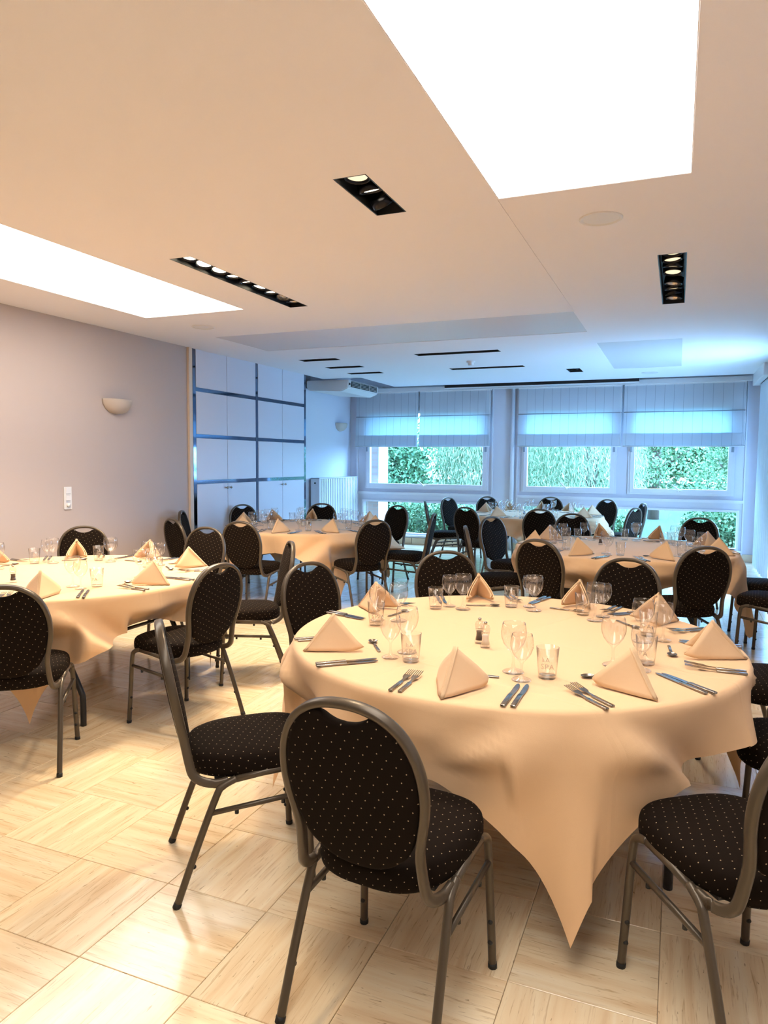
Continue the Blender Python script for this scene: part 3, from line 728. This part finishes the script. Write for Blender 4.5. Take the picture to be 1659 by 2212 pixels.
# ------------------------------------------------------------------ tables and cloths
ZT = .755
def make_table(c, rz, label):
    e = empty('round_table', (c[0], c[1], 0), rz); tag(e, label, 'table', 'round folding banquet tables')
    if 'top' not in tcache:
        tcache['top'] = lathe_mesh('tabletop', [(0, .722), (.88, .722), (.905, .73), (.905, .748), (.895, .751), (0, .751)], 'wood', 64)
        for sx in (-1, 1):
            for sy in (-1, 1):
                tcache[(sx, sy)] = tube_mesh('leg', smooth_path([(sx * .46, sy * .46, .722), (sx * .46, sy * .46, .45), (sx * .475, sy * .46, .40), (sx * .585, sy * .46, .20), (sx * .60, sy * .46, .15), (sx * .60, sy * .46, 0)], 4), .0165, 'legs', 10)
            tcache[sx] = tube_mesh('crossbar', [(sx * .465, -.46, .43), (sx * .465, .46, .43)], .012, 'legs', 8)
            tcache[('b', sx)] = tube_mesh('brace', [(sx * .465, 0, .43), (sx * .12, 0, .72)], .010, 'legs', 8)
    link('tabletop', tcache['top'], e)
    for sx in (-1, 1):
        for sy in (-1, 1): link('leg', tcache[(sx, sy)], e)
        link('crossbar', tcache[sx], e); link('brace', tcache[('b', sx)], e)
tcache = {}
def make_cloth(c, corner, label, seed):
    rnd = random.Random(seed); bm = bmesh.new(); nphi = 320; a = 1.15; R0 = .905
    jit = [rnd.uniform(.8, 1.2) for _ in range(12)]; ph = [rnd.uniform(-6, 6) for _ in range(12)]
    center = bm.verts.new((0, 0, ZT)); rings = []
    for r in (.2, .4, .6, .75, .86): rings.append([bm.verts.new((r * math.cos(2 * PI * k / nphi), r * math.sin(2 * PI * k / nphi), ZT)) for k in range(nphi)])
    steps = [0, .012, .026, .042] + [.06 + (1 - .06) * i / 15 for i in range(16)]
    hang = []
    for k in range(nphi):
        phi = 360 * k / nphi; q = int(((phi + 45) % 360) // 90); psi = ((phi + 45) % 90) - 45      # corner at psi = 0
        ext = a / max(abs(math.cos(math.radians(phi - 45))), abs(math.sin(math.radians(phi - 45))))
        Lh = ext - R0 - .03
        g = lambda x0, w_: math.exp(-((psi - x0) / w_) ** 2)
        wob = .26 * math.cos(math.radians(phi * 12 + 60 * math.sin(math.radians(phi * 2 + seed * 50)) + seed * 70)) * (1 - .85 * g(0, 20))
        ex = .16 * jit[q] * g(ph[q] * .4, 8) + wob + .02
        hang.append((Lh, ex, phi))
    lim = []
    for k in range(nphi):                                   # where a seat is pushed in, the cloth hangs just behind its front edge
        al = 2 * PI * k / nphi + math.radians(corner); best = 9.0
        for x, y in CH:
            dx, dy = x - c[0], y - c[1]; dc = math.hypot(dx, dy)
            if dc > 1.7: continue
            da = abs((math.atan2(dy, dx) - al + PI) % (2 * PI) - PI)
            if da < .30: best = min(best, (dc - .296) / max(.2, math.cos(da)) + max(0.0, da - .235) * 2.2)
        lim.append(max(.78, best))
    # limit excursion near edges and smooth it round
    exs = [h[1] for h in hang]
    for _ in range(2): exs = [(exs[i - 1] + exs[i] * 2 + exs[(i + 1) % nphi]) / 4 for i in range(nphi)]
    for st in steps:
        ring = []
        for k in range(nphi):
            Lh, _, phi = hang[k]; s = st * Lh; rb = .024
            if s < rb * PI / 2:
                t = s / rb; r = R0 + rb * math.sin(t); z = ZT - rb * (1 - math.cos(t))
            else:
                d = s - rb * PI / 2; e_ = max(-.2, exs[k]); fade = min(1, d / .10)
                ps = ((phi + 45) % 90) - 45; q = int(((phi + 45) % 360) // 90); sd = 0 if ps < 0 else 4
                c_ = (7 + 20 * min(1.0, d / .28)) * (.92 + .08 * jit[q + 4 + sd]); u_ = abs(ps) - c_
                ridge = .145 * jit[q + 4 + sd] * min(1.0, d / .26) * math.exp(-(u_ / (11.0 if u_ < 0 else 3.0)) ** 2) - .03 * min(1.0, d / .2) * math.exp(-((u_ - 9) / 4) ** 2)
                off = e_ * d * (.5 + .5 * fade) + ridge
                zz = ZT - rb - d; bl = min(1.0, max(0.0, (.66 - zz) / .13)); rr = R0 + rb + off
                r = rr if rr < lim[k] else rr + (lim[k] - rr) * bl * bl * (3 - 2 * bl); z = ZT - rb - d * (1 - .35 * max(0.0, ridge))
            psi = ((phi + 45) % 90) - 45; dd = max(0.0, s - .05)
            al = math.radians(phi - (7 if abs(psi) < 27 else 4) * dd * math.sin(PI * psi / 27)); ring.append(bm.verts.new((r * math.cos(al), r * math.sin(al), max(z, .012))))
        rings.append(ring)
    for k in range(nphi): bm.faces.new((center, rings[0][k], rings[0][(k + 1) % nphi]))
    for A, B_ in zip(rings, rings[1:]):
        for k in range(nphi): bm.faces.new((A[k], B_[k], B_[(k + 1) % nphi], A[(k + 1) % nphi]))
    me = bm_mesh('tablecloth', bm, True, 'cloth')
    # local frame: corners at 0,90,.. so the sides run at 45 degrees
    o = link('tablecloth', me, None, (c[0], c[1], 0), math.radians(corner)); tag(o, label, 'tablecloth', 'square ecru tablecloths'); return o
for i, (k, lt, lc) in enumerate((('T1', 'round folding table nearest the camera, under a cloth', 'ecru cloth on the nearest table, one corner hanging almost to the floor'),
        ('T2', 'round folding table with black bent legs by the grey wall', 'ecru cloth on the table by the grey left wall'),
        ('T3', 'round folding table in front of the cupboards', 'ecru cloth on the table in front of the cupboards'),
        ('T4', 'round folding table, second back on the right side', 'ecru cloth on the second table back at the right'),
        ('T5', 'round folding table farthest away, by the windows', 'ecru cloth on the farthest table by the windows'))):
    make_table(TBL[k][0], 0 if k != 'T1' else math.radians(8), lt); make_cloth(TBL[k][0], TBL[k][1], lc, i + 3)

# ------------------------------------------------------------------ tableware meshes
def wine_mesh(hgt, rb, name):
    k = hgt / .155
    outer = [(.0, .0), (.031, .0), (.033, .002), (.029, .005), (.012, .010), (.0055, .017), (.0042, .035), (.0048, .055), (.009, .064), (.020, .074), (.031, .090), (.0375, .110), (.0385, .125), (.036, .143), (.0335, .155)]
    inner = [(.0325, .1548), (.035, .143), (.0375, .125), (.0365, .110), (.030, .0915), (.019, .0765), (.007, .069), (0, .068)]
    s = rb / .0385
    return lathe_mesh(name, [(r * s, z * k) for r, z in outer + inner], 'glass', 28)
WL, WS = wine_mesh(.178, .0450, 'wine_glass_large'), wine_mesh(.160, .0395, 'wine_glass_small')
TB = lathe_mesh('tumbler', [(0, .0), (.029, .0), (.0305, .002), (.0328, .03), (.0390, .108), (.0378, .1085), (.0316, .03), (.0295, .012), (0, .011)], 'glass', 28)
TBB = lathe_mesh('tumbler_base', [(0, .0015), (.028, .0015), (.0292, .006), (.0288, .0105), (0, .0105)], 'thickglass', 24)
# print wrapped on the tumbler: small mark over the word SPA
fc_ = bpy.data.curves.new('lettering', 'FONT'); fc_.body = 'SPA'; fc_.size = .026; fc_.align_x = 'CENTER'; fc_.resolution_u = 3; fc_.space_character = 1.15
tmp = bpy.data.objects.new('lettering', fc_); COL.objects.link(tmp); bpy.context.view_layer.update()
me = bpy.data.meshes.new_from_object(tmp.evaluated_get(bpy.context.evaluated_depsgraph_get())); bpy.data.objects.remove(tmp)
bm = bmesh.new(); bm.from_mesh(me)
for v in bm.verts: v.co.y += .038
def stroke(p, q, w_=.0018):
    d = Vector((q[0] - p[0], q[1] - p[1])).normalized() * w_ / 2; nx_, ny_ = -d.y, d.x
    bm.faces.new([bm.verts.new((x, y, 0)) for x, y in ((p[0] + nx_, p[1] + ny_), (q[0] + nx_, q[1] + ny_), (q[0] - nx_, q[1] - ny_), (p[0] - nx_, p[1] - ny_))])
for p, q in (((-.006, .064), (0, .078)), ((0, .078), (.006, .064)), ((-.0035, .068), (.0035, .068)), ((-.014, .074), (-.012, .064)), ((-.018, .078), (-.017, .062))): stroke(p, q)
bmesh.ops.subdivide_edges(bm, edges=bm.edges[:], cuts=1)
for v in bm.verts:
    z = v.co.y; r = .0328 + (z - .03) / .078 * .0062 + .0004; a = v.co.x / r; v.co = Vector((r * math.sin(a), -r * math.cos(a), z))
PRINT = bm_mesh('print', bm, False, 'print')
def flat_poly(bm, pts, z0, z1):
    a = [bm.verts.new((x, y, z0)) for x, y in pts]; b = [bm.verts.new((x, y, z1)) for x, y in pts]
    bm.faces.new(list(reversed(a))); bm.faces.new(b)
    for k in range(len(pts)): bm.faces.new((a[k], a[(k + 1) % len(pts)], b[(k + 1) % len(pts)], b[k]))
# knife: handle from y=0, tip at y=.235
bm = bmesh.new(); add_box(bm, (-.0085, 0, 0), (.0085, .115, .008), .0028); kh = bm_mesh('handle', bm, True, 'steel')
bm = bmesh.new(); flat_poly(bm, [(-.008, .113), (.008, .113), (.0095, .135), (.0098, .19), (.008, .215), (.003, .232), (-.003, .236), (-.006, .225), (-.0075, .19), (-.007, .14)], .0022, .0042); kb = bm_mesh('blade', bm, False, 'steel')
bm = bmesh.new()
add_box(bm, (-.0075, 0, 0), (.0075, .10, .0065), .0022); fh = bm_mesh('handle', bm, True, 'steel')
bm = bmesh.new()
flat_poly(bm, [(-.004, .098), (.004, .098), (.0045, .125), (.011, .14), (.0125, .16), (-.0125, .16), (-.011, .14), (-.0045, .125)], .004, .0062)
for x in (-.0108, -.0036, .0036, .0108): add_box(bm, (x - .0014, .159, .0045), (x + .0014, .205, .0062))
for v in bm.verts:
    if v.co.y > .12: v.co.z += .010 * math.sin((v.co.y - .12) / .085 * PI) * .5 + (.010 * max(0, v.co.y - .17) / .035)
fk = bm_mesh('tines', bm, False, 'steel')
bm = bmesh.new(); add_box(bm, (-.006, 0, 0), (.006, .10, .0055), .002); shn = bm_mesh('handle', bm, True, 'steel')
bm = bmesh.new(); flat_poly(bm, [(-.0035, .098), (.0035, .098), (.004, .125), (-.004, .125)], .0035, .0055)
rows = []
for i in range(9):
    t = i / 8; y = .122 + .052 * t; wd = .0175 * math.sqrt(max(0.0, 1 - (2 * t - 1) ** 2)) + .0012
    rows.append([bm.verts.new((wd * (k - 4) / 4, y, .0085 - .0075 * (1 - ((k - 4) / 4) ** 2) * math.sin(PI * t) ** .5)) for k in range(9)])
for a, b in zip(rows, rows[1:]):
    for k in range(8): bm.faces.new((a[k], a[k + 1], b[k + 1], b[k]))
sbw = bm_mesh('bowl', bm, True, 'steel')

def napkin_mesh(open_, lift, seed):
    rnd = random.Random(seed); h = .176; vp = h * math.sqrt(2)
    Vv = Vector((0, 0, 0)); Pp = Vector((open_ / 2, math.sqrt(vp ** 2 - open_ ** 2 / 4), 0)); Qq = Vector((-open_ / 2, Pp.y, 0))
    yc = (vp ** 2) / (2 * Pp.y); A = Vector((0, yc * .93, .142)); bm = bmesh.new(); n = 10
    for layer, (shr, inn) in enumerate(((1.0, 0.0), (.955, .010))):
        for end, sgn in ((Pp, 1), (Qq, -1)):
            nrm = (end - Vv).cross(A - Vv).normalized() * -sgn if False else None
            nn = (A - Vv).cross(end - Vv).normalized()
            if nn.x * sgn < 0: nn = -nn
            grid = {}
            for i in range(n + 1):
                for j in range(n + 1 - i):
                    u, v_ = i / n, j / n                      # u towards wing end, v towards apex
                    w_ = 1 - u - v_
                    p = Vv * w_ + end * u + A * v_
                    bl = .016 * math.sin(PI * min(1, u * 1.05)) * (1 - v_) * (1 - .6 * w_) + .004 * math.sin(7 * u + 5 * v_ + seed)
                    bl *= min(1, 5 * (1 - w_ - v_ + u * .0) if True else 1) if u > 0 else 0
                    p = p + nn * (bl - inn * (1 if u > 0 else .6))
                    # the free wing corner curls in softly
                    if u > .75: p = p - Vector((sgn * (u - .75) ** 2 * .35, 0, 0)) + Vector((0, 0, lift * (u - .75)))
                    if layer: p = A + (p - A) * shr + Vector((0, 0, .0))
                    p.z = max(p.z, .004)
                    grid[i, j] = bm.verts.new(p)
            fs = []
            for i in range(n):
                for j in range(n - i):
                    fs.append(bm.faces.new((grid[i, j], grid[i + 1, j], grid[i, j + 1])))
                    if j < n - i - 1: fs.append(bm.faces.new((grid[i + 1, j], grid[i + 1, j + 1], grid[i, j + 1])))
    bmesh.ops.remove_doubles(bm, verts=bm.verts[:], dist=.0015)
    bmesh.ops.recalc_face_normals(bm, faces=bm.faces[:])
    bmesh.ops.solidify(bm, geom=bm.faces[:], thickness=.0045)
    zmin = min(v.co.z for v in bm.verts)
    for v in bm.verts: v.co.z -= zmin
    return bm_mesh('napkin', bm, True, 'napkin')
NAPS = [napkin_mesh(.20, .05, 1), napkin_mesh(.16, .10, 2), napkin_mesh(.24, .02, 3)]

ENTRIES = {'knife': (('handle', kh), ('blade', kb)), 'fork': (('handle', fh), ('tines', fk)), 'spoon': (('handle', shn), ('bowl', sbw))}
def cutlery(kind, loc, rz, label, group):
    e = empty(kind, loc, rz)
    for nm, me in ENTRIES[kind]: link(nm, me, e)
    return tag(e, label, kind, group)
def setting(t, th, seat, rnd, dR=0.0, printed=False, nap=None, ap=None):
    c, _, nm = TBL[t]; a = math.radians(th); f_ = Vector((-math.cos(a), -math.sin(a))); r_ = Vector((f_.y, -f_.x)); edge = Vector(c) - f_ * (TR + dR)
    zz = ZT + .0012
    def P(x, y): q = edge + r_ * x + f_ * y; return (q.x, q.y, zz)
    ang = math.atan2(f_.y, f_.x) - PI / 2                    # local +y towards the centre
    w_ = 'at the %s seat of the %s' % (seat, nm)
    j = lambda s=.012: rnd.uniform(-s, s)
    nx_ = j(.02)
    o = link('napkin', NAPS[rnd.randrange(3) if nap is None else nap], None, P(nx_, .045 + j()), ang + j(.12)); tag(o, 'tented peach napkin ' + w_, 'napkin', 'tented napkins')
    kx = .185 + j()
    for q, nm2 in ((0, 'inner'), (.030, 'outer')):
        cutlery('knife', P(kx + q, .055 + j(.008)), ang + j(.03), '%s steel knife %s' % (nm2, w_), 'table knives')
    kx = -.165 + j()
    for q, nm2 in ((0, 'inner'), (-.0325, 'outer')):
        cutlery('fork', P(kx + q, .055 + j(.008)), ang + j(.02), '%s steel fork %s' % (nm2, w_), 'table forks')
    cutlery('spoon', P(.085 + j(), .325 + j()), ang + PI / 2 + j(.15), 'steel dessert spoon ' + w_, 'dessert spoons')
    for me, (x, y), lab in ((WL, (.125, .425), 'larger'), (WS, (.175, .345), 'smaller')):
        o = link('wine_glass', me, None, P(x + j(.005), y + j(.005)), 0); tag(o, '%s stemmed wine glass %s' % (lab, w_), 'wine glass', 'stemmed wine glasses')
    p = P(.252 + j(.004), .405 + j(.004)); e = empty('tumbler', p, math.atan2(-p[1], -p[0]) + PI / 2 + (0 if printed else rnd.uniform(-.6, .6)))
    link('glass_wall', TB, e); link('base', TBB, e)
    if t in ('T1', 'T2'): link('print', PRINT, e)
    tag(e, ('straight tumbler with SPA lettering ' if printed else 'straight water tumbler ') + w_, 'tumbler', 'straight water tumblers')
SET = dict(T1=((-139, 'front-left', 0), (-90, 'front', 0), (-47, 'front-right', 0), (-1.4, 'right', 0), (42, 'back-right', 1), (77, 'back', 1), (115, 'back-left', 1), (161, 'left', 0)),
           T2=((-52, 'front', 0), (-4, 'front-right', 2), (45, 'right', 0), (90, 'back-right', 1), (131, 'back', 1), (172, 'back-left', 1)),
           T3=((-86, 'front', 0), (-40, 'front-right', 0), (8, 'right', 1), (52, 'back-right', 1), (112, 'back', 1), (152, 'back-left', 2), (-166, 'left', 2), (-127, 'front-left', 0)),
           T4=((-113, 'front-left', 0), (-63, 'front-right', 0), (-17, 'near right', 2), (25, 'far right', 2), (68, 'back-right', 1), (112, 'back-left', 1), (155, 'far left', 2), (-160, 'near left', 2)),
           T5=((-122, 'front-left', 0), (-80, 'front', 0), (-25, 'front-right', 2), (18, 'right', 2), (60, 'back-right', 1), (95, 'back', 1), (132, 'back-left', 1), (172, 'near left', 2)))
rnd = random.Random(11)
for t, lst in SET.items():
    for th, seat, nap in lst: setting(t, th, seat, rnd, printed=(t == 'T1' and seat == 'front'), nap=nap)

# salt and pepper mills
mill_body = lathe_mesh('body', [(0, 0), (.019, 0), (.020, .004), (.019, .012), (.0145, .03), (.0135, .042), (.016, .055), (.0175, .062), (.0165, .064), (.015, .055), (.0125, .042), (.0135, .03), (.017, .013), (0, .012)], 'glass', 24)
mill_top = lathe_mesh('cap', [(.0165, .0635), (.0185, .068), (.019, .078), (.015, .088), (.006, .093), (.005, .096), (.0, .0965)], 'steelcap', 24) if 'steelcap' in M else None
M['steelcap'] = glass('acrylic_mill', (.93, .91, .90), (.5, .48, .47), 1.6)
mill_top = lathe_mesh('cap', [(.0165, .0635), (.0185, .068), (.019, .078), (.015, .088), (.006, .093), (.0, .0935)], 'steelcap', 24)
mill_knob = lathe_mesh('knob', [(0, .093), (.005, .094), (.0075, .098), (.0070, .103), (.0, .106)], 'steel2', 16)
def fill(m): return lathe_mesh('contents', [(0, .013), (.0165, .0135), (.0130, .03), (.0120, .042), (.0135, .050), (0, .050)], m, 20)
FS, FP = fill('salt'), fill('pepper')
for t, lst in dict(T1=((-.727, 2.80, 0, 'pepper'), (-.688, 2.742, 1, 'salt')), T2=((-3.66, 3.05, 0, 'pepper'),), T3=((-3.86, 6.98, 1, 'salt'), (-3.80, 7.02, 0, 'pepper')), T4=((-.62, 6.64, 0, 'pepper'),), T5=((-1.95, 9.85, 0, 'pepper'),)).items():
    for x, y, s, kd in lst:
        e = empty(kd + '_mill', (x, y, ZT + .0012)); link('body', mill_body, e); link('cap', mill_top, e); link('knob', mill_knob, e); link('contents', FS if s else FP, e)
        tag(e, 'small clear %s mill in the middle of the %s' % (kd, TBL[t][2]), 'mill', 'clear spice mills')

# ------------------------------------------------------------------ garden outside
struct(box('ground', (-30, YF + .13, -.35), (30, 60, -.12), 'grass'), 'green lawn outside the windows', 'ground')
o = box('brick_pier', (-5.36, YF + .14, -.12), (-5.12, YF + .6, 3.2), 'brick'); struct(o, 'pale brick pier outside the left window', 'pier')
def leaves(name, pts, size, m, parent, hang=0.0):
    vs, fs = [], []; rnd = random.Random(len(pts))
    for p in pts:
        s = size * rnd.uniform(.6, 1.4); d = Vector((rnd.gauss(0, 1), rnd.gauss(0, 1), rnd.gauss(0, 1) - hang)).normalized(); u = d.orthogonal().normalized(); u.rotate(Matrix.Rotation(rnd.uniform(0, 6.28), 3, d)) if hang == 0 else None
        l = d * s * (1.0 if hang == 0 else 1.5); w_ = u * s * (.34 if hang == 0 else .13); b = len(vs)
        vs += [p - l * .5, p + w_ * .9, p + l * .5, p - w_ * .9]; fs.append((b, b + 1, b + 2, b + 3))
    me = bpy.data.meshes.new(name); me.from_pydata([tuple(v) for v in vs], [], fs); me.materials.append(M[m])
    o = link(name, me, parent); o['kind'] = 'stuff'; return o
def blob(n, c, r, rnd, shell=.55):
    out = []
    for _ in range(n):
        d = Vector((rnd.gauss(0, 1), rnd.gauss(0, 1), rnd.gauss(0, 1))).normalized() * rnd.uniform(shell, 1.0); out.append(Vector((c[0] + d.x * r[0], c[1] + d.y * r[1], c[2] + d.z * r[2])))
    return out
def shrub(name, label, cat, c, r, n, size, m, group=None):
    rnd = random.Random(int(abs(c[0] * 97 + c[1] * 31))); e = empty(name, (c[0], c[1], -.12)); pts = []
    for _ in range(7):
        o_ = Vector((rnd.uniform(-.5, .5) * r[0], rnd.uniform(-.5, .5) * r[1], r[2] * rnd.uniform(.55, 1.15)))
        pts += blob(n // 7, o_, (r[0] * .62, r[1] * .62, r[2] * .62), rnd)
    pts = [p for p in pts if p.z > .02]
    leaves('foliage', pts, size, m, e)
    bm = bmesh.new()
    for k in range(4):
        a = rnd.uniform(0, 6.28); add_tube(bm, [(0, 0, 0), (.1 * r[0] * math.cos(a), .1 * r[1] * math.sin(a), r[2] * .5), (.5 * r[0] * math.cos(a), .5 * r[1] * math.sin(a), r[2] * 1.2)], [.05, .03, .012], 6)
    link('stems', bm_mesh('stems', bm, True, 'bark'), e); tag(e, label, cat, group)
shrub('hedge', 'tall dense conifer hedge beyond the left window', 'hedge', (-6.3, 15.6), (1.7, 1.1, 1.9), 26000, .085, 'leaf1')
shrub('hedge', 'second conifer hedge clump behind, towards the willow', 'hedge', (-8.0, 18.7), (1.35, 1.1, 2.4), 9000, .13, 'leaf1')
shrub('shrub', 'low leafy shrub close outside the left low pane', 'shrub', (-4.3, 13.4), (1.15, .5, .50), 12000, .06, 'leaf3')
shrub('shrub', 'low leafy shrub close outside the middle of the right low pane', 'shrub', (-1.55, 13.4), (1.05, .5, .50), 12000, .06, 'leaf3')
shrub('shrub', 'low leafy shrub close outside the right end of the low pane', 'shrub', (1.1, 13.4), (1.05, .5, .52), 12000, .06, 'leaf3')
shrub('shrub', 'rounded green bush far behind at the right window', 'shrub', (2.6, 24.0), (2.6, 1.4, 1.5), 12000, .09, 'leaf3')
shrub('shrub', 'broad green bush far behind the willows', 'shrub', (-3.4, 25.5), (3.0, 1.4, 2.3), 14000, .11, 'leaf3')
shrub('hedge', 'long tall hedge row closing the garden far behind', 'hedge', (-4.0, 31.0), (11.0, 1.2, 2.4), 48000, .17, 'leaf3')
def hanging_tree(name, label, c, h, rad, nstr, m, seed, size):
    rnd = random.Random(seed); e = empty(name, (c[0], c[1], -.12)); pts = []
    for _ in range(nstr):
        a = rnd.uniform(0, 6.28); rr = rad * math.sqrt(rnd.uniform(.12, 1)); top_ = h * (1 - .35 * (rr / rad) ** 2) + rnd.uniform(-.2, .2); bot = rnd.uniform(.25, 1.6); x, y = rr * math.cos(a), rr * math.sin(a); z = top_
        while z > bot: pts.append(Vector((x + rnd.uniform(-.06, .06), y + rnd.uniform(-.06, .06), z))); z -= size * rnd.uniform(.6, 1.1); x += rnd.uniform(-.012, .014)
    leaves('foliage', pts, size, m, e, 3.0)
    link('trunk', tube_mesh('trunk', [(0, 0, 0), (.1, 0, h * .45), (-.05, .1, h * .8)], [.22, .16, .07], 'bark', 10), e); tag(e, label, 'tree')
hanging_tree('willow_tree', 'weeping willow with pale hanging fronds beyond the left window', (-4.75, 18.4), 5.2, 1.35, 800, 'leaf2', 4, .085)
hanging_tree('willow_tree', 'weeping willow with pale fronds filling the middle window', (-2.0, 17.6), 5.4, 1.35, 620, 'leaf2', 5, .075)
def branchy(name, label, c, seed):
    rnd = random.Random(seed); e = empty(name, (c[0], c[1], -.12)); bm = bmesh.new(); pts = []
    add_tube(bm, [(0, 0, 0), (.05, 0, 1.6), (0, 0, 3.6)], [.16, .12, .07], 8)
    for k in range(16):
        a = rnd.uniform(0, 6.28); z0 = rnd.uniform(.9, 2.7); l = rnd.uniform(.7, 1.45); q = [Vector((0, 0, z0))]
        for s in range(1, 5): q.append(Vector((l * s / 4 * math.cos(a) + rnd.uniform(-.1, .1), l * s / 4 * math.sin(a) + rnd.uniform(-.1, .1), z0 + .12 * s + rnd.uniform(-.12, .12))))
        add_tube(bm, q, [.05, .04, .03, .02, .008], 6)
        for p in q[1:]: pts += blob(110, p, (.45, .45, .3), rnd, .1)
    link('trunk', bm_mesh('trunk', bm, True, 'bark'), e); leaves('foliage', pts, .075, 'leaf3', e); tag(e, label, 'tree')
branchy('garden_tree', 'spreading tree with bare lower branches beyond the right window', (1.35, 16.9), 3)
branchy('garden_tree', 'smaller leafy tree between willow and right window', (-.6, 21.6), 8)

# portals help the sky find the openings
def portal(name, loc, rot, sx, sy):
    l = bpy.data.lights.new(name, 'AREA'); l.shape = 'RECTANGLE'; l.size = sx; l.size_y = sy; l.cycles.is_portal = True
    o = bpy.data.objects.new(name, l); COL.objects.link(o); o.location = loc; o.rotation_euler = rot
for a, b in UP: portal('window_portal', ((a + b) / 2, YF + .14, (ZS0 + ZS1) / 2), (-PI / 2, 0, 0), b - a, ZS1 - ZS0)
for a, b in LO: portal('window_portal', ((a + b) / 2, YF + .14, (ZL0 + ZL1) / 2), (-PI / 2, 0, 0), b - a, ZL1 - ZL0)
portal('door_portal', (XR + .16, (DY0 + DY1) / 2, DZ / 2), (0, PI / 2, 0), DZ, DY1 - DY0)
